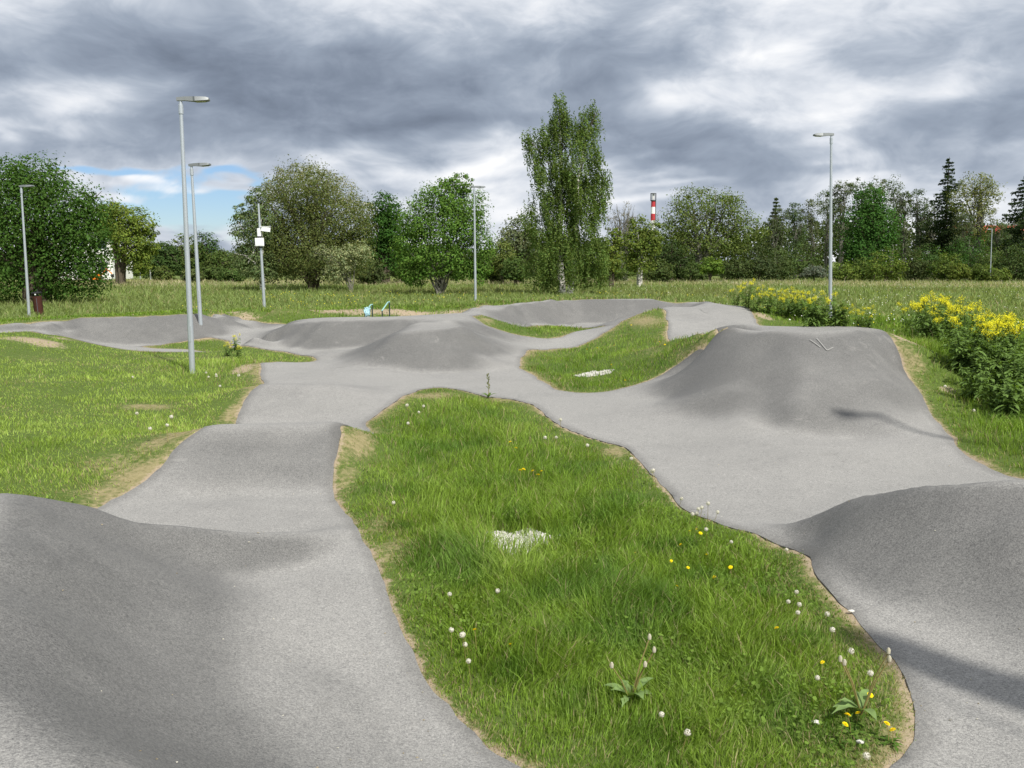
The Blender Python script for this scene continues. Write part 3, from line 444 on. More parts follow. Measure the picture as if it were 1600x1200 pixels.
def patches(L, x, y):
    o = np.zeros(np.shape(x))
    for (a, b, rx, ry, s_) in L:
        o = np.maximum(o, s_ * np.exp(-(((x - a) / rx) ** 2 + ((y - b) / ry) ** 2)))
    return o
def bare_at(x, y):
    s_ = -sd_at(x, y); dist = np.hypot(x, y)
    wdt = .05 + .34 * vnoise(x * .6, y * .6, 9) ** 2.2 + .012 * np.clip(y - 8, 0, 12) + np.where((x < -2.3) & (y < 20), .10 + .25 * vnoise(x * .4 + 5, y * .4, 12), 0)
    e = np.exp(-np.maximum(s_, 0) / wdt) * .8
    return np.maximum(e, patches(BARE, x, y))
def soil_at(x, y):
    s_ = -sd_at(x, y); e = np.exp(-np.maximum(s_, 0) / .09) * .75
    return np.maximum(e, patches(SOIL, x, y))

def build_ground():
    ys = list(np.arange(-6, 36, .1)) + list(np.arange(36, 62, .4)); st = .6
    while ys[-1] < 1500: ys.append(ys[-1] + st); st *= 1.12
    st = .6; lo = [ys[0]]
    while lo[0] > -300: lo.insert(0, lo[0] - st); st *= 1.3
    ys = np.array(lo[:-1] + ys)
    xs = list(np.arange(0, 14, .1)) + list(np.arange(14, 34, .4)); st = .6
    while xs[-1] < 1500: xs.append(xs[-1] + st); st *= 1.14
    xs = np.array([-v for v in xs[:0:-1]] + xs)
    X, Y = np.meshgrid(xs, ys); Z = H(X, Y)
    s_ = sd_at(X, Y); Z = Z - np.clip((s_ - .03) * .9, 0, .09)
    dist = np.hypot(X, Y)
    Z += (vnoise(X * 2.1, Y * 2.1, 5) - .5) * .035 * np.clip(-s_ * 2, 0, 1)
    nx, ny = len(xs), len(ys)
    idx = np.arange(nx * ny).reshape(ny, nx)
    F = np.stack([idx[:-1, :-1], idx[:-1, 1:], idx[1:, 1:], idx[1:, :-1]], -1).reshape(-1, 4)
    V = np.stack([X, Y, Z], -1).reshape(-1, 3)
    far = np.clip((dist - 34) / 8, 0, 1)
    o = mesh_np('ground', V, F, 'ground', smooth=True, attrs={'bare': bare_at(X, Y).ravel(), 'soil': soil_at(X, Y).ravel(), 'far': far.ravel()})
    tag(o, kind='structure')
build_ground()

def build_asphalt():
    ny, nx = SG.shape
    Z = H(SGX, SGY) + .010
    # asphalt tone
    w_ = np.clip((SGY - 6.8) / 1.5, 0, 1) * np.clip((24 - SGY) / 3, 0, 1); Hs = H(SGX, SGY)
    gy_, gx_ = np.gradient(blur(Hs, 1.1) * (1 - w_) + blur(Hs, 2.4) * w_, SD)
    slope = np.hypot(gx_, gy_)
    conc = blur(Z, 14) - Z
    q_ = np.clip((slope - .10) / .38, 0, 1); level_tone = np.clip(1 - q_ * q_ * (3 - 2 * q_) + conc * .5, 0, 1)
    ins = SG > 0
    idx = np.arange(nx * ny).reshape(ny, nx)
    V = np.stack([SGX, SGY, Z], -1).reshape(-1, 3)
    full = ins[:-1, :-1] & ins[:-1, 1:] & ins[1:, 1:] & ins[1:, :-1]
    a = idx[:-1, :-1][full]; b = idx[:-1, 1:][full]; c = idx[1:, 1:][full]; d = idx[1:, :-1][full]
    tris = [np.stack([a, b, c], -1), np.stack([a, c, d], -1)]
    anyi = (ins[:-1, :-1] | ins[:-1, 1:] | ins[1:, 1:] | ins[1:, :-1]) & ~full
    ev = {}; nv = []; T = []; seg = []
    sg = SG.ravel(); base = nx * ny
    def cut(p, q):
        k = (p, q) if p < q else (q, p)
        if k not in ev:
            t_ = sg[p] / (sg[p] - sg[q]); ev[k] = base + len(nv); nv.append((p, q, t_))
        return ev[k]
    jj, ii = np.nonzero(anyi)
    for j, i in zip(jj, ii):
        cs = [idx[j, i], idx[j, i + 1], idx[j + 1, i + 1], idx[j + 1, i]]
        pg = []; cr = []
        for q in range(4):
            p0, p1 = cs[q], cs[(q + 1) % 4]
            if sg[p0] > 0: pg.append(p0)
            if (sg[p0] > 0) != (sg[p1] > 0):
                e = cut(p0, p1); pg.append(e); cr.append((e, sg[p0] > 0))
        for q in range(1, len(pg) - 1): T.append((pg[0], pg[q], pg[q + 1]))
        if len(cr) == 2:
            (e0, o0), (e1, o1) = cr
            seg.append((e0, e1) if o0 else (e1, e0))
    P = np.array([(p, q) for p, q, _ in nv]); tt = np.array([t_ for _, _, t_ in nv])[:, None]
    NV = V[P[:, 0]] * (1 - tt) + V[P[:, 1]] * tt
    NV[:, 2] = H(NV[:, 0], NV[:, 1]) + .004
    allV = np.vstack([V, NV])
    tone = np.r_[level_tone.ravel(), level_tone.ravel()[P[:, 0]]]; ed = np.r_[SG.ravel(), np.zeros(len(NV))]
    # the cut edge of the slab
    nb = len(allV); sk = NV.copy(); sk[:, 2] -= .06
    sd2 = NV.copy()
    allV = np.vstack([allV, sd2, sk]); tone = np.r_[tone, np.zeros(2 * len(NV))]; ed = np.r_[ed, np.zeros(2 * len(NV))]
    for e0, e1 in seg:
        a0, a1 = e0 - base + nb, e1 - base + nb; n_ = len(NV)
        T.append((a0, a0 + n_, a1 + n_)); T.append((a0, a1 + n_, a1))
    F = np.vstack(tris + [np.array(T)])
    used = np.unique(F); rm = np.full(len(allV), -1); rm[used] = np.arange(len(used))
    o = mesh_np('asphalt_path', allV[used], rm[F], 'asphalt', smooth=True, attrs={'level_tone': tone[used], 'edge': ed[used]})
    tag(o, kind='structure')
build_asphalt()


# ------------------------------------------------------------------ grass
def in_centre(x, y): return (x > -2.3) & (x < 2.6) & (y > 3.4) & (y < 17)
def turf_height(x, y):
    s_ = np.maximum(-sd_at(x, y), 0)
    n = vnoise(x * 1.1, y * 1.1, 21); n2 = vnoise(x * 3.1, y * 3.1, 22)
    h = np.full(np.shape(x), .075)
    c = in_centre(x, y)
    h = np.where(c, .05 + .13 * np.clip((s_ - .15) / .7, 0, 1) * (.35 + .9 * n) * (.6 + .8 * n2) * np.clip((y - 3.2) / 3, .45, 1), h)
    left = (x < -2.3) & (y < 24)
    h = np.where(left, .045 + .05 * n * n2 + .10 * np.exp(-(((x + 6.6) / 1.6) ** 2 + ((y - 20.2) / 1.8) ** 2)), h)
    right = (x > 5.5) & (y < 26)
    h = np.where(right, .06 + .16 * np.clip(s_ / 1.5, 0, 1) * (.5 + n), h)
    mead = (y > 32.6 + .8 * (n - .5)) | ((x > 9) & (y > 24 + (x - 9) * .0)) | ((x < -17) & (y > 30))
    h = np.where(mead, .12 + .24 * n * (.5 + n2) * np.clip((np.hypot(x, y) - 30) / 22, .2, 1), h)
    mid = (x > 0) & (x < 5) & (y > 16) & (y < 31)
    h = np.where(mid, .05 + .10 * n2, h)
    return h
def turf_colour(x, y, r):
    n = vnoise(x * .7, y * .7, 31); n2 = vnoise(x * 2.7, y * 2.7, 32); n3 = vnoise(x * .12, y * .12, 33)
    g = np.stack([.160 + 0 * x, .250 + 0 * x, .032 + 0 * x], -1)
    yel = np.array([.315, .415, .090]); deep = np.array([.070, .150, .022]); mead = np.array([.180, .235, .075])
    left = ((x < -2.4) & (y < 25)).astype(float) * .62
    a = np.clip(left * 1.2 + (n - .38) * .9, 0, .9)[:, None]
    g = g * (1 - a) + yel * a
    a = (np.clip((n2 - .45) * 1.6, 0, .7) * np.where(left > 0, .5, 1))[:, None]; g = g * (1 - a) + deep * a
    a = np.clip((y - 31) / 4, 0, 1)[:, None]; g = g * (1 - a) + mead * a
    a = (np.clip((n3 - .55) * 2, 0, .6) * np.clip((y - 38) / 20, 0, 1))[:, None]; g = g * (1 - a) + np.array([.17, .18, .07]) * a
    # dry rim of the meadow in front of the wood, on the left
    a = (np.clip(1 - np.abs(y - 104) / 9, 0, 1) * np.clip((-x - 6) / 14 + .35, 0, .8) * (n > .35))[:, None]; g = g * (1 - a) + np.array([.42, .38, .22]) * a
    g = g * (r[:, None] * .95 + .55)
    return g


def blades(n, r0, r1, width, dens_keep, seed, tall=1.0, clump=.0, amax=.78, name='grass', label=None, reed=False):
    g = np.random.default_rng(seed)
    rr = r0 * (r1 / r0) ** g.random(n); an = (g.random(n) * 2 - 1) * amax
    x = rr * np.sin(an); y = rr * np.cos(an)
    s_ = sd_at(x, y); b = np.maximum(bare_at(x, y), soil_at(x, y) * 1.1)
    k = (s_ < .003) & (g.random(n) > np.clip(b * 1.15 - .30, 0, .72))
    k &= g.random(n) < .45 + .9 * vnoise(x * 5, y * 5, seed)
    for (gx_, gy_, rx, ry) in GRAVEL:
        k &= ((x - gx_) / rx) ** 2 + ((y - gy_) / ry) ** 2 + (vnoise(x * 9, y * 9, 8) - .5) * 1.1 > g.uniform(.25, 1.1, n)
    x, y, rr = x[k], y[k], rr[k]; n = len(x)
    h = turf_height(x, y) * g.uniform(.55, 1.25, n) * tall
    bb = np.clip(bare_at(x, y), 0, 1)
    h = np.clip(h * (1 - .7 * bb), .014, None) * np.where(g.random(n) < .03, 1.7, 1)
    z = H(x, y) - .012
    w = width * (rr / r0) ** .55 * g.uniform(.7, 1.3, n)
    th = g.random(n) * 6.283; ph = th + g.normal(0, .5, n) + 1.57
    wind = (vnoise(x * 2.3, y * 2.3, 41) - .5) * 9 + .6
    ld = np.where(g.random(n) < .4, wind, g.random(n) * 6.283)
    lean = g.uniform(.12, .95, n) * h
    ux, uy = np.cos(th) * w / 2, np.sin(th) * w / 2
    lx, ly = np.cos(ld) * lean, np.sin(ld) * lean
    V = np.empty((n, 5, 3), np.float32)
    V[:, 0] = np.stack([x - ux, y - uy, z], -1); V[:, 1] = np.stack([x + ux, y + uy, z], -1)
    V[:, 2] = np.stack([x - ux * .75 + lx * .35, y - uy * .75 + ly * .35, z + h * .62], -1)
    V[:, 3] = np.stack([x + ux * .75 + lx * .35, y + uy * .75 + ly * .35, z + h * .62], -1)
    V[:, 4] = np.stack([x + lx, y + ly, z + h * .98], -1)
    base = np.arange(n)[:, None] * 5
    F = np.concatenate([base + [0, 1, 3], base + [0, 3, 2], base + [2, 3, 4]], 0)
    c = turf_colour(x, y, g.random(n))
    if reed: c = np.array([.46, .41, .27]) * g.uniform(.6, 1.2, (n, 1))
    dry = g.random(n) < .05 + .9 * bb ** 1.2
    c = np.where(dry[:, None], np.array([.40, .34, .19]) * g.uniform(.5, 1.1, (n, 1)), c)
    c = np.repeat(c[:, None], 5, 1); 
    o = mesh_np(name, V.reshape(-1, 3), F, 'grass_blade', cols=c.reshape(-1, 3))
    tag(o, label, 'grass', kind='stuff')
    return o
GRAVEL = [(0.07,7.906,0.4,0.42),(1.747,18.958,0.42,0.35)]
blades(400000, 3.4, 9, .0042, 1, 1, label='green lawn grass growing beside the nearest stretches of path')
blades(410000, 9, 32, .0065, 1, 2, label='short grass on the islands and lawns further along the track')
blades(390000, 30, 125, .030, 1, 3, 1.2, label='tall meadow grass between the track and the wood')
blades(32000, 88, 108, .035, 1, 4, 1.6, label='pale dry grass in a thin line before the wood', name='dry_grass', reed=True)


def broad_leaves():
    """clover and plantain leaves low in the turf of the nearest island"""
    g = np.random.default_rng(5); n = 16000
    rr = 3.5 * (10 / 3.5) ** g.random(n); an = (g.random(n) * 2 - 1) * .6
    x = rr * np.sin(an); y = rr * np.cos(an)
    k = (sd_at(x, y) < -.08) & (vnoise(x * 1.7, y * 1.7, 51) > .5) & (bare_at(x, y) < .5)
    for (gx_, gy_, rx, ry) in GRAVEL: k &= ((x - gx_) / rx) ** 2 + ((y - gy_) / ry) ** 2 > 1
    x, y = x[k], y[k]; n = len(x)
    z = H(x, y) + g.uniform(.02, .05, n) + turf_height(x, y) * .4
    r = g.uniform(.006, .014, n); V = np.empty((n, 6, 3), np.float32); t0 = g.random(n) * 6.28
    tx, ty = g.normal(0, .35, n), g.normal(0, .35, n)
    for i in range(6):
        a = t0 + i * math.pi / 3; dx, dy = np.cos(a) * r, np.sin(a) * r
        V[:, i] = np.stack([x + dx, y + dy, z + dx * tx + dy * ty], -1)
    b = np.arange(n)[:, None] * 6
    F = np.concatenate([b + [0, 1, 2], b + [0, 2, 3], b + [0, 3, 4], b + [0, 4, 5]])
    c = np.array([.12, .19, .032]) * g.uniform(.6, 1.4, (n, 1)); c = np.repeat(c[:, None], 6, 1)
    tag(mesh_np('clover', V.reshape(-1, 3), F, 'leaf', cols=c.reshape(-1, 3)), 'small round clover leaves low in the near lawn', 'clover', kind='stuff')
broad_leaves()


def meadow_flowers():
    g = np.random.default_rng(15); n = 2600
    rr = 26 * (115 / 26) ** g.random(n); an = g.uniform(-.1, .6, n); x = rr * np.sin(an); y = rr * np.cos(an)
    kz = (x > 7.5) & (sd_at(x, y) < -1) & (vnoise(x * .25, y * .25, 61) > .45)
    x2 = g.uniform(-16, 12, 900); y2 = g.uniform(35, 60, 900); k2 = vnoise(x2 * .3, y2 * .3, 62) > .55
    x = np.r_[x[kz], x2[k2]]; y = np.r_[y[kz], y2[k2]]; n = len(x); yl = np.r_[g.random(kz.sum()) < .08, np.ones(k2.sum(), bool)]
    z = H(x, y) + turf_height(x, y) * g.uniform(.9, 1.25, n) * 1.15; r = g.uniform(.013, .026, n) * (1 + rr.mean() * 0)
    a = g.random(n) * 6.28; V = np.empty((n, 4, 3), np.float32)
    for i in range(4):
        q = a + i * math.pi / 2; V[:, i] = np.stack([x + np.cos(q) * r, y + np.sin(q) * r * .6, z + np.sin(q) * r * .8], -1)
    c = np.where(yl[:, None], [.75, .66, .04], [.74, .74, .70]) * np.ones((n, 3)); c = np.repeat(c[:, None], 4, 1)
    tag(mesh_np('meadow_flowers', V.reshape(-1, 3), np.arange(n * 4).reshape(n, 4), 'petal', cols=c.reshape(-1, 3)), 'tiny white and yellow flower heads scattered through the meadow', 'flowers', kind='stuff')
meadow_flowers()


def gravel(i, x, y, rx, ry, label):
    g = np.random.default_rng(60 + i); n = 3800 if i == 0 else 1500
    a = g.random(n) * 6.283; q = np.sqrt(g.random(n)) * 1.05
    px, py = x + np.cos(a) * q * rx, y + np.sin(a) * q * ry
    k = q + (vnoise(px * 7, py * 7, 8) - .5) * 1.1 < .95
    px, py = px[k], py[k]; n = len(px)
    T_ = np.array([[1, 1, 1], [-1, -1, 1], [-1, 1, -1], [1, -1, -1], [1.2, 0, 0], [-1.2, 0, 0], [0, 1.1, 0], [0, -1.1, 0], [0, 0, 1.1]], float) * .6
    Fo = np.array([[8, 0, 4], [8, 6, 0], [8, 1, 5], [8, 7, 1], [8, 4, 7], [8, 5, 6], [0, 6, 4], [1, 7, 5], [4, 3, 7], [5, 2, 6], [6, 2, 4], [7, 3, 5], [4, 2, 3], [5, 3, 2]])
    s_ = g.uniform(.006, .017, (n, 1, 1)); V = T_[None] * s_ * g.uniform(.7, 1.3, (n, 1, 3)) + g.normal(0, .12, (n, 9, 3)) * s_
    an = g.random(n) * 6.28; c, s2 = np.cos(an)[:, None], np.sin(an)[:, None]
    V = np.stack([V[..., 0] * c - V[..., 1] * s2, V[..., 0] * s2 + V[..., 1] * c, V[..., 2]], -1)
    V += np.stack([px, py, H(px, py) + .006 + g.uniform(-.004, .012, n)], -1)[:, None]
    F = (np.arange(n)[:, None, None] * 9 + Fo[None]).reshape(-1, 3)
    tag(mesh_np('gravel', V.reshape(-1, 3), F, 'stone_white'), label, 'gravel', kind='stuff')
for i, (q, lb) in enumerate(zip(GRAVEL, ('patch of white gravel in the middle of the nearest lawn', 'small white gravel patch in the sunken island below the big mound'))): gravel(i, *q, lb)


def grit():
    g = np.random.default_rng(90); n = 1500
    rr = 3.2 * (12 / 3.2) ** g.random(n); an = (g.random(n) * 2 - 1) * .6; x = rr * np.sin(an); y = rr * np.cos(an)
    s_ = sd_at(x, y); k = (s_ > .03) & (g.random(n) < .12 + .88 * np.exp(-s_ / .18)); x, y = x[k], y[k]; n = len(x)
    T_ = np.array([[1, 0, .2], [0, 1, .15], [-1, 0, .2], [0, -1, .1], [0, 0, .8], [0, 0, -.2]], float); Fo = np.array([[0, 1, 4], [1, 2, 4], [2, 3, 4], [3, 0, 4], [1, 0, 5], [2, 1, 5], [3, 2, 5], [0, 3, 5]])
    V = T_[None] * g.uniform(.002, .008, (n, 1, 1)) * g.uniform(.6, 1.5, (n, 1, 3)) + np.stack([x, y, H(x, y) + .012], -1)[:, None]
    F = (np.arange(n)[:, None, None] * 6 + Fo[None]).reshape(-1, 3)
    c = np.where(g.random((n, 1)) < .5, np.array([.38, .33, .24]), np.array([.55, .53, .48])) * g.uniform(.4, 1.1, (n, 1)); c = np.repeat(c[:, None], 6, 1)
    tag(mesh_np('grit', V.reshape(-1, 3), F, 'petal', cols=c.reshape(-1, 3)), 'loose grit and crumbs scattered on the asphalt near its edges', 'grit', kind='stuff')
grit()


def marks():
    for i, seg in enumerate([[(4.954,14.872),(5.059,14.635)],[(5.082,14.909),(5.112,14.735),(5.138,14.554)],[(5.138,14.554),(5.275,14.653)],[(6.252,29.833),(6.219,29.267)],[(6.219,29.267),(6.272,28.926)],[(6.272,28.926),(6.541,29.594)]]):
        (ax, ay), (bx, by) = seg[0], seg[-1]; n = 8; V = []; w = .009; L = math.hypot(bx - ax, by - ay) + 1e-6
        nx_, ny_ = -(by - ay) / L * w, (bx - ax) / L * w
        for k in range(n + 1):
            x, y = ax + (bx - ax) * k / n, ay + (by - ay) * k / n
            for sgn in (-1, 1): V.append((x + nx_ * sgn, y + ny_ * sgn, float(H(x + nx_ * sgn, y + ny_ * sgn)) + .026))
        F = [(2 * k, 2 * k + 1, 2 * k + 3, 2 * k + 2) for k in range(n)]
        tag(mesh_np('road_marking', V, F, 'chalk'), kind='structure')
marks()

# ------------------------------------------------------------------ trees
def leaf_mesh(name, P, size, col, g, parent, mat='leaf', up=.5, stretch=1.5, var=.22, tint=None, out=None):
    n = len(P)
    a = g.normal(size=(n, 3)); a /= np.linalg.norm(a, axis=1, keepdims=True)
    b = g.normal(size=(n, 3)); b[:, 2] += up; b = b - a * (a * b).sum(1, keepdims=True)
    nrm = g.normal(size=(n, 3)) * (.8 if out is None else .42); nrm[:, 2] += up
    if out is not None: nrm += out * 1.0
    nrm /= np.linalg.norm(nrm, axis=1, keepdims=True) + 1e-9
    t1 = np.cross(nrm, a); t1 /= np.linalg.norm(t1, axis=1, keepdims=True) + 1e-9; t2 = np.cross(nrm, t1)
    s_ = (size * g.uniform(.5, 1.2, n))[:, None]
    V = np.stack([P + t1 * s_ * .5 * stretch, P + t2 * s_ * .42, P - t1 * s_ * .5 * stretch, P - t2 * s_ * .42], 1)
    F = np.arange(n * 4).reshape(n, 4)
    c = np.array(col)[None] * (1 + g.uniform(-var, var, (n, 1)))
    if tint is not None: c = c * tint[:, None]
    c[:, 0] *= .96 + g.uniform(-.12, .18, n)
    c = np.repeat(np.clip(c, 0, 1)[:, None], 4, 1)
    return mesh_np(name, V.reshape(-1, 3), F, mat, parent, cols=c.reshape(-1, 3))


def crown_points(blobs, n, g, gap, leaf):
    vol = np.array([b[2] * b[3] for b in blobs]); vol = vol / vol.sum()
    out = []; tint = []; nr = []
    for (bx, bz, rx, rz), f in zip(blobs, vol):
        m = int(n * f)
        K = max(8, int(m / 42))
        u = g.normal(size=(K, 3)); u /= np.linalg.norm(u, axis=1, keepdims=True)
        rad = g.uniform(.45, 1.06, K) ** .6
        ctr = u * rad[:, None] * np.array([rx, rx * .85, rz])
        sg_ = (.16 + .18 * (1 - gap)) * min(rx, rz) * g.uniform(.5, 1.1, K)
        ctr[:, 2] = np.maximum(ctr[:, 2], -rz * .92)
        k = g.integers(0, K, m)
        pt = ctr[k] + np.clip(g.normal(size=(m, 3)), -1.6, 1.6) * np.minimum(sg_[k], .55 + leaf)[:, None] * [1, 1, .62]
        tn = g.uniform(.78, 1.25, K)[k]
        mf = int(m * .28); w_ = g.normal(size=(mf, 3)); w_ /= np.linalg.norm(w_, axis=1, keepdims=True)
        pt[:mf] = w_ * (g.random((mf, 1)) ** .5) * np.array([rx, rx * .85, rz]) * .92
        o_ = pt - ctr[k]; o_ /= np.linalg.norm(o_, axis=1, keepdims=True) + 1e-6; o2 = pt / (np.linalg.norm(pt, axis=1, keepdims=True) + 1e-6)
        o_[:mf] = o2[:mf]; nr.append(o_ * .75 + o2 * .45)
        pt[:, 0] += bx; pt[:, 2] += bz
        out.append(pt); tint.append(tn)
    P = np.vstack(out); t_ = np.concatenate(tint)
    P[:, 2] = np.maximum(P[:, 2], .12 + g.random(len(P)) * .35)
    return P, t_, np.vstack(nr)


def trunk_mesh(blobs, spec, g, parent, name='trunk'):
    mat, r, ns, hb = spec; mb = MB(); top = max(b[1] + b[3] for b in blobs)
    bl = sorted(blobs, key=lambda b: -b[2] * b[3])
    for k in range(ns):
        b = bl[k % len(bl)]
        ex = b[0] + g.uniform(-.4, .4) * b[2]; ey = g.uniform(-.5, .5) * b[2]; ez = b[1] + g.uniform(.1, .75) * b[3]
        sx, sy = (0, 0) if ns == 1 else (g.uniform(-1, 1) * r * 1.4, g.uniform(-1, 1) * r * 1.4)
        h1 = min(hb, ez * .6)
        pts = [(sx, sy, -.15), (sx * 1.2 + ex * .04, sy * 1.2, h1 * .5), (sx + ex * .15, sy + ey * .15, h1)]
        for q in (.45, .7, 1):
            pts.append((sx + ex * (q ** 1.1) + g.normal() * .12, sy + ey * q + g.normal() * .12, h1 + (ez - h1) * q))
        rs = [r * 1.25, r, r * .85, r * .6, r * .38, r * .1]
        if ns > 3: rs = [v * .8 for v in rs]
        mb.tube(pts, rs, 7)
        for q in range(7 if ns < 6 else 4):
            i = int(g.integers(2, 5)); p = Vector(pts[i]); bb_ = bl[int(g.integers(0, len(bl)))]
            e = Vector((bb_[0] + g.uniform(-.8, .8) * bb_[2], g.uniform(-.7, .7) * bb_[2], bb_[1] + g.uniform(-.4, .85) * bb_[3]))
            m_ = p.lerp(e, .5) + Vector((g.normal() * .15, g.normal() * .15, .25))
            mb.tube([p, m_, e], [rs[i] * .6, rs[i] * .35, .012], 5, caps=False)
    return mb.build(name, mat, parent)


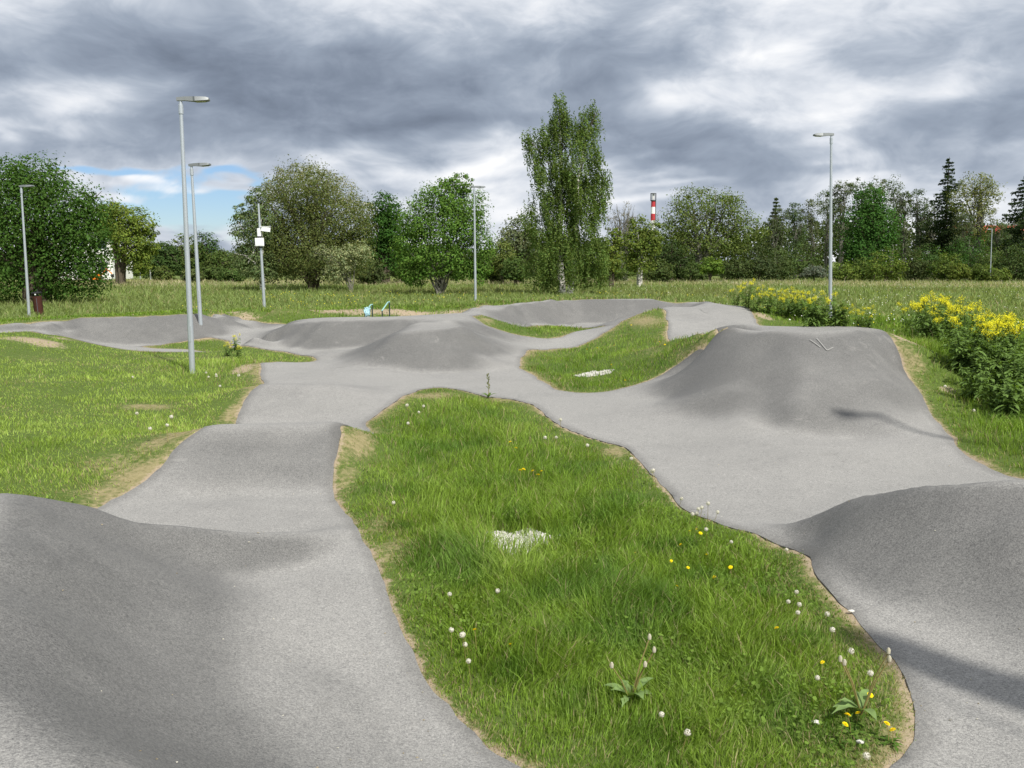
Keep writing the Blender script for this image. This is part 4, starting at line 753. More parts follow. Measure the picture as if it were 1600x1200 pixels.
def grow(spec, idx):
    name, label, cat, group, x, y, blobs, col, leaf, n, trunk, gap = spec
    g = np.random.default_rng(100 + idx)
    root = empty(name, (x, y, float(H(x, y)) if y < 60 else 0)); tag(root, label, cat, group)
    P, tn, nr = crown_points(blobs, int(n * 1.25), g, gap, leaf)
    leaf_mesh('crown', P, leaf * .95, col, g, root, tint=tn, out=nr)
    trunk_mesh(blobs, trunk, g, root)
for i, s_ in enumerate([('maple_tree', 'huge dark green maple at the left edge, leafy to the ground', 'tree', None, -26.4, 50, [(-0.64, 5.18, 3.19, 2.55), (1.77, 4.49, 2.48, 2.66), (-2.56, 3.09, 3.9, 2.83), (2.13, 2.04, 1.95, 1.7), (0.35, 6.73, 1.77, 1.42), (-0.93, 1.34, 2.83, 1.13), (3.1, 3.27, 1.28, 2.06), (-3.8, 5.18, 2.48, 2.83), (0.99, 0.92, 1.42, 0.57), (-0.86, 6.9, 1.42, 1.13), (3.05, 5.18, 0.92, 1.06)], (0.055, 0.113, 0.019), 0.125, 46000, ('bark', 0.35, 5, 1.5), 0.35), ('oak_tree', 'yellow green spreading oak with a dark trunk right of the huge maple', 'tree', None, -40.03, 92, [(0.22, 6.16, 2.22, 1.96), (2.04, 6.28, 1.76, 1.56), (1.08, 4.24, 2.48, 1.7), (-1.06, 6.47, 1.63, 1.83), (2.88, 3.92, 1.3, 1.17), (1.93, 2.18, 1.43, 1.17), (-0.03, 7.43, 1.3, 0.91), (3.4, 5.2, 0.65, 0.91)], (0.137, 0.185, 0.031), 0.2, 10500, ('bark', 0.26, 5, 2.5), 0.35), ('broadleaf_tree', 'dark low tree second from the double lamp in the far left row', 'tree', 'low trees in the far left row', -42.7, 112, [(0.12, 3.44, 1.59, 1.59), (-0.58, 2.19, 1.59, 1.27), (0.75, 1.87, 1.43, 1.27)], (0.056, 0.098, 0.025), 0.24, 3200, ('bark', 0.3, 3, 2.0), 0.35), ('broadleaf_tree', 'rounded olive tree in the far left row, behind the nearest lamp pole', 'tree', 'low trees in the far left row', -41.57, 115, [(0.13, 3.71, 1.96, 1.96), (-0.59, 2.42, 1.96, 1.56), (0.78, 2.1, 1.76, 1.56)], (0.084, 0.119, 0.028), 0.24, 3200, ('bark', 0.3, 3, 2.0), 0.35), ('broadleaf_tree', 'tallest dark tree of the far left row, right of the nearest lamp pole', 'tree', 'low trees in the far left row', -40.31, 118, [(0.14, 4.07, 2.01, 1.92), (-0.59, 2.75, 2.01, 1.54), (0.81, 2.42, 1.81, 1.54)], (0.049, 0.091, 0.022), 0.24, 3200, ('bark', 0.3, 3, 2.0), 0.35), ('broadleaf_tree', 'low bushy tree at the right end of the far left row', 'tree', 'low trees in the far left row', -36.12, 112, [(0.05, 2.42, 2.06, 1.35), (-0.64, 1.16, 2.06, 1.08), (0.7, 0.85, 1.86, 1.08)], (0.077, 0.112, 0.028), 0.24, 3200, ('bark', 0.3, 3, 2.0), 0.35), ('broadleaf_tree', 'small dark tree behind the double headed lamp', 'tree', 'low trees in the far left row', -45.64, 115, [(0.09, 2.9, 1.63, 1.63), (-0.63, 1.61, 1.63, 1.3), (0.74, 1.29, 1.47, 1.3)], (0.063, 0.105, 0.028), 0.24, 3200, ('bark', 0.3, 3, 2.0), 0.35), ('broadleaf_tree', 'low grey green tree half hidden by the pale birch thicket', 'tree', 'low trees in the far left row', -35.79, 118, [(0.06, 2.67, 1.84, 1.67), (-0.66, 1.34, 1.84, 1.34), (0.75, 1.01, 1.66, 1.34)], (0.098, 0.126, 0.049), 0.24, 3200, ('bark', 0.3, 3, 2.0), 0.35), ('birch_tree', 'pale thin leaved birch with white stems at the left of the willow thicket', 'tree', None, -20.0, 72, [(-0.1, 7.1, 0.92, 1.33), (-1.05, 4.61, 1.12, 1.73), (-0.01, 5.36, 1.43, 1.73), (-0.98, 2.6, 1.33, 1.33), (0.21, 1.84, 1.43, 1.22), (-1.5, 6.11, 0.61, 0.92)], (0.119, 0.161, 0.063), 0.14, 8000, ('birch_bark', 0.12, 4, 2.2), 0.35), ('willow_tree', 'broad grey green willow thicket with a dark hollow underneath', 'tree', None, -16.26, 74, [(-0.43, 7.99, 2.94, 2.41), (-2.47, 5.95, 2.52, 2.62), (1.79, 5.7, 3.04, 2.73), (-0.98, 3.64, 4.2, 2.41), (2.66, 3.12, 2.1, 2.31), (-3.11, 2.6, 2.41, 1.89), (0.53, 1.93, 3.78, 1.26), (-3.32, 4.15, 1.68, 1.89), (3.75, 4.93, 1.31, 1.57)], (0.102, 0.125, 0.036), 0.125, 42000, ('bark', 0.22, 9, 1.2), 0.35), ('budding_tree', 'silvery tree top with half open leaves rising above the willow thicket', 'tree', None, -17.36, 79, [(-0.86, 9.56, 2.46, 1.34), (1.87, 8.58, 2.13, 1.46), (3.48, 6.73, 1.68, 1.46), (-3.11, 8.47, 1.23, 1.23)], (0.224, 0.231, 0.119), 0.12, 7500, ('grey_bark', 0.22, 8, 3.5), 0.6), ('blossom_bush', 'white flowering bush at the lower right of the willow thicket', 'bush', None, -12.5, 70, [(-0.37, 2.6, 1.49, 1.19), (0.63, 3.23, 1.09, 1.09), (-1.14, 1.62, 1.39, 0.89), (-2.34, 3.09, 0.79, 0.6)], (0.238, 0.266, 0.133), 0.11, 5000, ('grey_bark', 0.06, 6, 0.8), 0.5), ('dark_maple', 'dark green tree between the willow thicket and the round maple', 'tree', None, -13.61, 96, [(0.12, 7.64, 2.04, 1.84), (-0.05, 5.65, 2.31, 2.04), (-0.51, 2.97, 2.04, 2.31), (1.28, 4.31, 1.77, 2.31)], (0.042, 0.101, 0.017), 0.22, 8000, ('bark', 0.4, 4, 2.5), 0.35), ('round_maple', 'round bright green maple with several spreading stems, beside the middle lamp', 'tree', None, -5.17, 64, [(0.24, 6.9, 1.72, 1.27), (1.8, 5.93, 1.63, 1.72), (-1.36, 5.26, 1.5, 1.5), (0.66, 4.6, 2.63, 1.81), (2.69, 3.48, 1.22, 1.91), (-2.07, 3.04, 1.27, 1.72), (-0.26, 2.59, 2.18, 1.36), (-1.86, 1.47, 1.18, 0.91), (2.81, 1.69, 0.91, 0.91), (1.36, 7.69, 1.18, 0.82), (1.54, 1.92, 1.36, 0.91)], (0.098, 0.18, 0.031), 0.13, 27000, ('grey_bark', 0.13, 8, 0.7), 0.5), ('grey_willow', 'grey green round tree behind the left side of the tall birch', 'tree', None, 0.82, 96, [(-0.0, 5.31, 1.77, 1.91), (-0.82, 3.98, 1.63, 1.77), (1.22, 4.31, 1.5, 2.04)], (0.133, 0.161, 0.077), 0.2, 5000, ('bark', 0.3, 4, 2), 0.35), ('young_birch', 'light green young birch with white stems right of the tall birch', 'tree', None, 11.91, 84, [(0.05, 5.14, 1.31, 1.55), (1.23, 5.02, 0.83, 1.19), (-0.93, 3.79, 1.43, 1.67), (0.85, 3.79, 1.19, 1.55), (-0.02, 2.32, 1.55, 1.31)], (0.119, 0.161, 0.031), 0.18, 6000, ('birch_bark', 0.13, 4, 3.5), 0.5), ('slender_tree', 'narrow yellow green tree hugging the right side of the tall birch', 'tree', None, 9.01, 82, [(-0.02, 3.19, 0.93, 1.63), (-0.41, 2.04, 1.05, 1.05), (0.36, 4.33, 0.58, 1.05)], (0.133, 0.175, 0.031), 0.18, 3000, ('bark', 0.1, 3, 2), 0.45), ('bare_tree', 'nearly leafless tree with thin grey branches behind the birches', 'tree', None, 12.9, 104, [(-0.11, 7.71, 1.47, 1.77), (-1.04, 6.27, 1.18, 1.77), (1.01, 6.49, 1.03, 1.77)], (0.154, 0.14, 0.084), 0.11, 1100, ('grey_bark', 0.2, 12, 2.5), 0.8), ('crack_willow', 'broad arching willow with open crown right of the red and white chimney', 'tree', None, 22.58, 108, [(0.15, 9.18, 3.98, 2.14), (-2.45, 7.17, 2.6, 2.91), (3.22, 7.91, 2.91, 2.6), (5.2, 5.67, 2.3, 2.45), (-0.5, 5.29, 3.44, 2.6), (2.59, 4.16, 3.06, 2.3), (-3.52, 4.16, 1.84, 2.3)], (0.112, 0.151, 0.036), 0.2, 14000, ('grey_bark', 0.35, 9, 2.5), 0.5), ('dark_thorn', 'dark dense tree below the chimney at the wood edge', 'tree', None, 18.63, 106, [(-0.27, 3.02, 2.1, 2.1), (-1.37, 1.91, 1.65, 1.5), (1.26, 2.13, 1.8, 1.65)], (0.045, 0.073, 0.022), 0.2, 3500, ('bark', 0.25, 4, 1.5), 0.35), ('alder_tree', 'leftmost alder of the right hand wood', 'tree', 'tall alders of the right hand wood', 34.37, 118, [(0.08, 7.52, 1.42, 1.59), (-0.25, 5.39, 1.49, 2.01), (0.28, 2.42, 1.35, 2.17)], (0.087, 0.112, 0.053), 0.19, 2600, ('grey_bark', 0.16, 4, 6.5), 0.5), ('alder_tree', 'second alder from the left of the right hand wood', 'tree', 'tall alders of the right hand wood', 39.25, 125, [(-0.6, 8.85, 1.42, 1.68), (0.02, 6.6, 1.49, 2.13), (-0.37, 3.46, 1.35, 2.3)], (0.07, 0.105, 0.042), 0.19, 2600, ('grey_bark', 0.16, 4, 6.5), 0.5), ('alder_tree', 'alder just left of the tall right hand lamp', 'tree', 'tall alders of the right hand wood', 43.88, 132, [(-0.49, 9.75, 1.59, 1.78), (-0.85, 7.38, 1.67, 2.25), (-0.23, 4.07, 1.51, 2.43)], (0.098, 0.119, 0.056), 0.19, 2600, ('grey_bark', 0.16, 4, 6.5), 0.5), ('alder_tree', 'alder directly behind the tall right hand lamp', 'tree', 'tall alders of the right hand wood', 48.37, 139, [(-0.42, 11.67, 1.67, 1.87), (0.29, 9.18, 1.76, 2.36), (-0.13, 5.71, 1.59, 2.56)], (0.077, 0.115, 0.036), 0.19, 2600, ('grey_bark', 0.16, 4, 6.5), 0.5), ('alder_tree', 'alder just right of the tall right hand lamp', 'tree', 'tall alders of the right hand wood', 42.9, 118, [(-0.26, 11.26, 1.34, 1.59), (-0.57, 9.15, 1.4, 2.01), (-0.0, 6.21, 1.27, 2.17)], (0.087, 0.112, 0.053), 0.19, 2600, ('grey_bark', 0.16, 4, 6.5), 0.5), ('alder_tree', 'second alder right of the tall lamp', 'tree', 'tall alders of the right hand wood', 48.19, 125, [(-0.93, 11.95, 1.33, 1.68), (-0.28, 9.71, 1.4, 2.13), (-0.65, 6.6, 1.26, 2.3)], (0.07, 0.105, 0.042), 0.19, 2600, ('grey_bark', 0.16, 4, 6.5), 0.5), ('alder_tree', 'alder rising behind the left half of the dense green maple', 'tree', 'tall alders of the right hand wood', 53.14, 132, [(-0.83, 12.66, 1.68, 1.78), (-1.16, 10.3, 1.77, 2.25), (-0.52, 7.01, 1.6, 2.43)], (0.098, 0.119, 0.056), 0.19, 2600, ('grey_bark', 0.16, 4, 6.5), 0.5), ('alder_tree', 'alder rising behind the right half of the dense green maple', 'tree', 'tall alders of the right hand wood', 58.32, 139, [(-0.72, 13.39, 1.67, 1.87), (0.01, 10.91, 1.76, 2.36), (-0.38, 7.44, 1.59, 2.56)], (0.077, 0.115, 0.036), 0.19, 2600, ('grey_bark', 0.16, 4, 6.5), 0.5), ('alder_tree', 'alder directly right of the dense green maple', 'tree', 'tall alders of the right hand wood', 51.01, 118, [(-0.37, 10.12, 1.25, 1.59), (-0.66, 8.01, 1.32, 2.01), (-0.07, 5.06, 1.19, 2.17)], (0.087, 0.112, 0.053), 0.19, 2600, ('grey_bark', 0.16, 4, 6.5), 0.5), ('alder_tree', 'second alder right of the dense green maple', 'tree', 'tall alders of the right hand wood', 55.81, 125, [(-0.22, 10.4, 1.42, 1.68), (0.44, 8.16, 1.49, 2.13), (0.11, 5.03, 1.35, 2.3)], (0.07, 0.105, 0.042), 0.19, 2600, ('grey_bark', 0.16, 4, 6.5), 0.5), ('alder_tree', 'alder just left of the tall spruce', 'tree', 'tall alders of the right hand wood', 61.28, 132, [(-0.8, 9.21, 1.4, 1.78), (-1.12, 6.83, 1.47, 2.25), (-0.44, 3.52, 1.33, 2.43)], (0.098, 0.119, 0.056), 0.19, 2600, ('grey_bark', 0.16, 4, 6.5), 0.5), ('alder_tree', 'alder in front of the tall spruce, right of its stem', 'tree', 'tall alders of the right hand wood', 67.28, 139, [(-0.65, 9.18, 1.58, 1.87), (0.11, 6.67, 1.65, 2.36), (-0.25, 3.18, 1.5, 2.56)], (0.077, 0.115, 0.036), 0.19, 2600, ('grey_bark', 0.16, 4, 6.5), 0.5), ('alder_tree', 'alder between the tall spruce and the airy poplar', 'tree', 'tall alders of the right hand wood', 59.13, 118, [(-0.33, 7.11, 1.25, 1.59), (-0.6, 4.97, 1.32, 2.01), (0.02, 2.0, 1.19, 2.17)], (0.087, 0.112, 0.053), 0.19, 2600, ('grey_bark', 0.16, 4, 6.5), 0.5), ('alder_tree', 'alder right of the airy poplar', 'tree', 'tall alders of the right hand wood', 67.06, 125, [(-0.14, 6.51, 1.59, 1.68), (0.56, 4.25, 1.67, 2.13), (0.26, 1.1, 1.51, 2.3)], (0.07, 0.105, 0.042), 0.19, 2600, ('grey_bark', 0.16, 4, 6.5), 0.5), ('alder_tree', 'rightmost alder beside the edge spruce', 'tree', 'tall alders of the right hand wood', 73.53, 132, [(-0.85, 7.2, 1.68, 1.78), (-1.13, 4.81, 1.77, 2.25), (-0.41, 1.48, 1.6, 2.43)], (0.098, 0.119, 0.056), 0.19, 2600, ('grey_bark', 0.16, 4, 6.5), 0.5), ('dense_maple', 'dense fresh green maple standing out in the right hand wood', 'tree', None, 44.61, 112, [(-0.61, 9.43, 1.91, 2.38), (-1.1, 6.95, 2.7, 2.7), (0.73, 6.56, 2.38, 2.7), (-0.14, 3.68, 3.18, 2.54), (-2.3, 4.22, 1.75, 2.22)], (0.05, 0.12, 0.022), 0.22, 13000, ('bark', 0.4, 4, 2), 0.35), ('airy_poplar', 'light airy tree with yellow green leaves between the two spruces', 'tree', None, 61.57, 120, [(-0.7, 12.23, 2.21, 2.04), (-1.65, 10.17, 2.21, 2.38), (0.68, 10.58, 2.04, 2.55), (-0.38, 7.68, 2.55, 2.38)], (0.168, 0.189, 0.063), 0.18, 6000, ('grey_bark', 0.25, 6, 5), 0.65), ('bush', 'pale green bush left of the tall birch', 'bush', 'bushes along the wood edge', -0.98, 92, [(0.0, 2.95, 1.3, 1.83), (-0.52, 2.14, 0.98, 1.1), (0.59, 2.23, 0.91, 1.19)], (0.126, 0.161, 0.042), 0.19, 2300, ('bark', 0.06, 4, 0.5), 0.3), ('bush', 'dark bush just right of the middle lamp', 'bush', 'bushes along the wood edge', -2.02, 95, [(0.0, 1.63, 1.48, 1.21), (-0.59, 1.09, 1.11, 0.73), (0.67, 1.15, 1.04, 0.79)], (0.07, 0.098, 0.028), 0.19, 2300, ('bark', 0.06, 4, 0.5), 0.3), ('bush', 'mid green bush under the left side of the tall birch', 'bush', 'bushes along the wood edge', 0.32, 90, [(-0.0, 1.81, 1.4, 1.28), (-0.56, 1.24, 1.05, 0.77), (0.63, 1.3, 0.98, 0.83)], (0.07, 0.112, 0.028), 0.19, 2300, ('bark', 0.06, 4, 0.5), 0.3), ('bush', 'low olive bush left of the round maple', 'bush', 'bushes along the wood edge', -11.11, 98, [(-0.0, 1.26, 1.81, 1.39), (-0.73, 0.64, 1.35, 0.83), (0.8, 0.71, 1.26, 0.9)], (0.084, 0.112, 0.031), 0.19, 2300, ('bark', 0.06, 4, 0.5), 0.3), ('bush', 'brown green bush right of the willow thicket', 'bush', 'bushes along the wood edge', -14.03, 90, [(-0.0, 1.36, 1.53, 1.28), (-0.63, 0.79, 1.15, 0.77), (0.68, 0.86, 1.07, 0.83)], (0.063, 0.084, 0.028), 0.19, 2300, ('bark', 0.06, 4, 0.5), 0.3), ('bush', 'broad green bush right of the tall birch', 'bush', 'bushes along the wood edge', 11.34, 100, [(-0.0, 1.59, 1.84, 1.28), (-0.73, 1.02, 1.38, 0.77), (0.83, 1.08, 1.29, 0.83)], (0.084, 0.126, 0.028), 0.19, 2300, ('bark', 0.06, 4, 0.5), 0.3), ('bush', 'shady bush below the chimney', 'bush', 'bushes along the wood edge', 15.97, 98, [(-0.0, 1.47, 1.67, 1.25), (-0.66, 0.91, 1.25, 0.75), (0.76, 0.97, 1.17, 0.81)], (0.07, 0.098, 0.028), 0.19, 2300, ('bark', 0.06, 4, 0.5), 0.3), ('bush', 'bright yellow green bush under the broad arching willow', 'bush', 'bushes along the wood edge', 21.53, 98, [(-0.02, 2.02, 1.18, 0.97), (-0.48, 1.59, 0.89, 0.58), (0.52, 1.63, 0.83, 0.63)], (0.119, 0.189, 0.031), 0.19, 2300, ('bark', 0.06, 4, 0.5), 0.3), ('bush', 'dusky low bush at the foot of the broad arching willow', 'bush', 'bushes along the wood edge', 20.8, 103, [(0.0, 1.2, 1.61, 1.02), (-0.63, 0.74, 1.2, 0.61), (0.74, 0.79, 1.12, 0.66)], (0.07, 0.105, 0.028), 0.19, 2300, ('bark', 0.06, 4, 0.5), 0.3), ('bush', 'wide dull green bush right of the bright bush under the arching willow', 'bush', 'bushes along the wood edge', 26.05, 105, [(-0.01, 1.69, 1.93, 1.49), (-0.77, 1.03, 1.45, 0.89), (0.88, 1.1, 1.35, 0.97)], (0.07, 0.098, 0.031), 0.19, 2300, ('bark', 0.06, 4, 0.5), 0.3), ('bush', 'tall grey green bush left of the small distant lamp', 'bush', 'bushes along the wood edge', 28.92, 106, [(-0.04, 2.43, 2.1, 2.1), (-0.85, 1.49, 1.58, 1.26), (0.93, 1.59, 1.47, 1.37)], (0.063, 0.087, 0.034), 0.19, 2300, ('bark', 0.06, 4, 0.5), 0.3), ('bush', 'dense green bush behind the small distant lamp', 'bush', 'bushes along the wood edge', 31.76, 108, [(-0.03, 1.89, 1.99, 1.99), (-0.79, 1.01, 1.49, 1.19), (0.9, 1.1, 1.39, 1.29)], (0.07, 0.101, 0.031), 0.19, 2300, ('bark', 0.06, 4, 0.5), 0.3), ('bush', 'wide mid green bush right of the small distant lamp', 'bush', 'bushes along the wood edge', 36.76, 114, [(-0.05, 2.42, 2.42, 2.26), (-0.98, 1.41, 1.82, 1.36), (1.08, 1.52, 1.7, 1.47)], (0.077, 0.119, 0.034), 0.19, 2300, ('bark', 0.06, 4, 0.5), 0.3), ('bush', 'silver grey bush just left of the tall right hand lamp', 'bush', 'bushes along the wood edge', 34.79, 104, [(0.0, 1.26, 1.47, 0.74), (-0.57, 0.93, 1.11, 0.44), (0.68, 0.97, 1.03, 0.48)], (0.14, 0.161, 0.119), 0.19, 2300, ('bark', 0.06, 4, 0.5), 0.3), ('bush', 'light green bush right of the tall right hand lamp', 'bush', 'bushes along the wood edge', 38.91, 106, [(0.01, 1.16, 1.8, 1.2), (-0.69, 0.62, 1.35, 0.72), (0.84, 0.68, 1.26, 0.78)], (0.119, 0.168, 0.031), 0.19, 2300, ('bark', 0.06, 4, 0.5), 0.3), ('bush', 'small leafy bush left of the bell shaped bush', 'bush', 'bushes along the wood edge', 42.1, 109, [(-0.01, 1.51, 1.55, 1.39), (-0.6, 0.88, 1.16, 0.83), (0.71, 0.95, 1.08, 0.9)], (0.084, 0.126, 0.028), 0.19, 2300, ('bark', 0.06, 4, 0.5), 0.3), ('bush', 'bell shaped yellow green bush below the dense fresh green maple', 'bush', 'bushes along the wood edge', 43.12, 104, [(-0.04, 1.99, 1.99, 1.92), (-0.79, 1.13, 1.49, 1.15), (0.9, 1.23, 1.39, 1.25)], (0.115, 0.161, 0.028), 0.19, 2300, ('bark', 0.06, 4, 0.5), 0.3), ('bush', 'twiggy dark bush right of the bell shaped bush', 'bush', 'bushes along the wood edge', 47.84, 108, [(-0.04, 1.89, 1.68, 1.84), (-0.66, 1.07, 1.26, 1.1), (0.76, 1.17, 1.18, 1.19)], (0.07, 0.091, 0.031), 0.19, 2300, ('bark', 0.06, 4, 0.5), 0.3), ('bush', 'high dark green bush below the tall spruce', 'bush', 'bushes along the wood edge', 50.67, 110, [(-0.09, 2.65, 2.03, 2.18), (-0.84, 1.68, 1.52, 1.31), (0.88, 1.79, 1.42, 1.42)], (0.05, 0.098, 0.022), 0.19, 2300, ('bark', 0.06, 4, 0.5), 0.3), ('bush', 'pointed yellow green bush in front of the tall spruce', 'bush', 'bushes along the wood edge', 51.08, 106, [(-0.04, 1.91, 1.65, 1.65), (-0.65, 1.17, 1.24, 0.99), (0.75, 1.25, 1.16, 1.07)], (0.105, 0.147, 0.028), 0.19, 2300, ('bark', 0.06, 4, 0.5), 0.3), ('bush', 'large deep green bush under the airy poplar', 'bush', 'bushes along the wood edge', 56.75, 112, [(-0.16, 3.44, 2.86, 2.38), (-1.22, 2.38, 2.14, 1.43), (1.19, 2.5, 2.0, 1.55)], (0.05, 0.109, 0.022), 0.19, 2300, ('bark', 0.06, 4, 0.5), 0.3), ('bush', 'flat light green bush before the large deep green bush', 'bush', 'bushes along the wood edge', 51.59, 104, [(0.01, 1.19, 1.33, 0.88), (-0.5, 0.79, 1.0, 0.53), (0.63, 0.83, 0.93, 0.57)], (0.119, 0.154, 0.028), 0.19, 2300, ('bark', 0.06, 4, 0.5), 0.3), ('bush', 'grey green bush left of the far right lamp', 'bush', 'bushes along the wood edge', 57.41, 108, [(-0.07, 2.27, 1.84, 1.99), (-0.74, 1.39, 1.38, 1.19), (0.81, 1.48, 1.29, 1.29)], (0.084, 0.119, 0.034), 0.19, 2300, ('bark', 0.06, 4, 0.5), 0.3), ('bush', 'dull green bush right of the far right lamp', 'bush', 'bushes along the wood edge', 58.97, 106, [(-0.09, 2.43, 1.95, 2.1), (-0.8, 1.49, 1.46, 1.26), (0.85, 1.59, 1.37, 1.37)], (0.063, 0.095, 0.028), 0.19, 2300, ('bark', 0.06, 4, 0.5), 0.3), ('bush', 'edge bush at the right edge of the wood', 'bush', 'bushes along the wood edge', 61.23, 106, [(-0.08, 2.28, 1.95, 1.95), (-0.79, 1.41, 1.46, 1.17), (0.86, 1.5, 1.37, 1.27)], (0.07, 0.105, 0.028), 0.19, 2300, ('bark', 0.06, 4, 0.5), 0.3), ('bush', 'small fresh green bush under the far right lamp', 'bush', 'bushes along the wood edge', 54.17, 104, [(0.01, 1.19, 1.33, 1.03), (-0.49, 0.72, 1.0, 0.62), (0.64, 0.78, 0.93, 0.67)], (0.098, 0.14, 0.028), 0.19, 2300, ('bark', 0.06, 4, 0.5), 0.3), ('bush', 'low green bush in the far left row behind the meadow', 'bush', 'bushes along the wood edge', -32.96, 100, [(-0.01, 1.24, 1.42, 0.85), (-0.59, 0.86, 1.06, 0.51), (0.62, 0.9, 0.99, 0.55)], (0.07, 0.105, 0.028), 0.19, 2300, ('bark', 0.06, 4, 0.5), 0.3), ('bush', 'low pale bush at the left foot of the far left row', 'bush', 'bushes along the wood edge', -34.73, 98, [(-0.02, 0.92, 1.11, 0.69), (-0.48, 0.61, 0.83, 0.42), (0.46, 0.64, 0.78, 0.45)], (0.098, 0.126, 0.042), 0.19, 2300, ('bark', 0.06, 4, 0.5), 0.3), ('bush', 'flat yellowish bush at the foot of the far right lamp', 'bush', 'bushes along the wood edge', 55.48, 103, [(0.04, 0.84, 1.46, 0.73), (-0.52, 0.51, 1.09, 0.44), (0.71, 0.55, 1.02, 0.47)], (0.112, 0.154, 0.028), 0.19, 2300, ('bark', 0.06, 4, 0.5), 0.3), ('bush', 'round pale bush right of the double headed lamp', 'bush', 'bushes along the wood edge', -41.72, 108, [(-0.02, 0.91, 1.07, 0.92), (-0.47, 0.5, 0.8, 0.55), (0.44, 0.54, 0.75, 0.6)], (0.105, 0.14, 0.035), 0.19, 2300, ('bark', 0.06, 4, 0.5), 0.3), ('bush', 'low mid green bush left of the pale birch thicket', 'bush', 'bushes along the wood edge', -30.25, 97, [(-0.01, 1.07, 1.24, 0.82), (-0.52, 0.7, 0.93, 0.49), (0.53, 0.74, 0.87, 0.54)], (0.07, 0.112, 0.028), 0.19, 2300, ('bark', 0.06, 4, 0.5), 0.3), ('bush', 'twiggy shady bush between chimney and arching willow', 'bush', 'bushes along the wood edge', 19.9, 108, [(-0.02, 1.89, 1.68, 1.53), (-0.67, 1.21, 1.26, 0.92), (0.76, 1.29, 1.18, 1.0)], (0.063, 0.084, 0.028), 0.19, 2300, ('bark', 0.06, 4, 0.5), 0.3)]): grow(s_, i)


def hanging_birch():
    x, y, blobs = (3.72,64,[(-0.97,11.6,0.91,1.18),(0.63,11.6,0.82,1.09),(2.17,12.55,0.41,0.82),(-0.49,13.32,0.41,0.82),(-0.18,12.64,0.64,0.82),(-2.56,11.09,0.54,0.45),(-1.85,10.22,0.82,0.91),(-1.26,8.92,1.18,1.18),(-0.53,12.04,0.82,1.36),(1.61,11.82,0.91,1.72),(-1.14,10.96,0.91,1.18),(-2.47,10.65,0.54,0.73),(-2.03,9.66,0.54,0.64),(0.74,9.44,2.09,2.09),(-0.68,7.91,1.72,2.0),(2.1,7.91,0.91,2.54),(-1.47,5.26,1.63,2.18),(1.14,5.04,1.91,2.36),(-0.22,6.37,1.45,2.27),(-0.65,4.06,1.63,1.63),(0.13,2.81,2.9,1.72),(-0.54,1.47,1.81,0.82),(1.72,1.69,1.36,0.91),(-1.82,2.14,1.18,1.27),(2.39,2.59,1.0,1.63),(0.99,7.25,1.81,2.27)])
    g = np.random.default_rng(77)
    root = empty('birch_tree', (x, y, 0)); tag(root, 'tallest tree, a weeping birch with white double trunk behind the far bowl', 'tree')
    vol = np.array([b[2] * b[3] for b in blobs]); vol /= vol.sum(); out = []; tn = []
    for (bx, bz, rx, rz), f in zip(blobs, vol):
        m = int(5400 * f); u = g.normal(size=(m, 3)); u /= np.linalg.norm(u, axis=1, keepdims=True)
        K = max(6, m // 9); cu = g.normal(size=(K, 3)); cu /= np.linalg.norm(cu, axis=1, keepdims=True)
        cc = cu * (g.uniform(.25, 1.05, (K, 1)) ** .55) * [rx, rx * .9, rz]
        k = g.integers(0, K, m); c = cc[k] + g.normal(size=(m, 3)) * [.17, .17, .25] + [bx, 0, bz]
        Ls = 11; ln = g.uniform(.5, 1.7, m)
        q = np.arange(Ls) / Ls
        s_ = c[:, None, :] + np.stack([.10 * q[None] * ln[:, None] + g.normal(size=(m, Ls)) * .05, g.normal(size=(m, Ls)) * .05, -q[None] * ln[:, None]], -1)
        out.append(s_.reshape(-1, 3)); tn.append(np.repeat(g.uniform(.75, 1.25, K)[k], Ls))
    P = np.vstack(out); P[:, 2] = np.maximum(P[:, 2], .25 + g.random(len(P)) * .8)
    leaf_mesh('crown', P, .105, (.115, .170, .042), g, root, up=.2, stretch=1.9, tint=np.concatenate(tn))
    for k, (bx, tx, th, r) in enumerate(((-.12, -.45, 13.2, .24), (.30, 1.5, 11.6, .2))):
        mb = MB()
        pts = [(bx, 0, -.2), (bx - .12 + .45 * k, .05, 1.4), (bx - .25 + .75 * k, 0, 4), (bx * .5 + tx * .5, .1, 8), (tx, 0, th)]
        mb.tube(pts, [r * 1.3, r, r * .8, r * .5, .03], 9)
        tr = mb.build('trunk', 'birch_bark', root)
        br = MB()
        for q in range(26):
            i = int(g.integers(1, 4)); t_ = g.random(); p = Vector(pts[i]).lerp(Vector(pts[i + 1]), t_)
            bb_ = blobs[int(g.integers(0, len(blobs)))]
            e = Vector((bb_[0] + g.uniform(-.6, .6) * bb_[2], g.uniform(-.6, .6) * bb_[2], bb_[1] + g.uniform(-.2, .5) * bb_[3]))
            if e.z < p.z + .5 or (e - p).length > 7: continue
            br.tube([p, p.lerp(e, .5) + Vector((0, 0, .1)), e], [.055, .035, .01], 5, caps=False)
        br.build('branches', 'bark', tr)
hanging_birch()


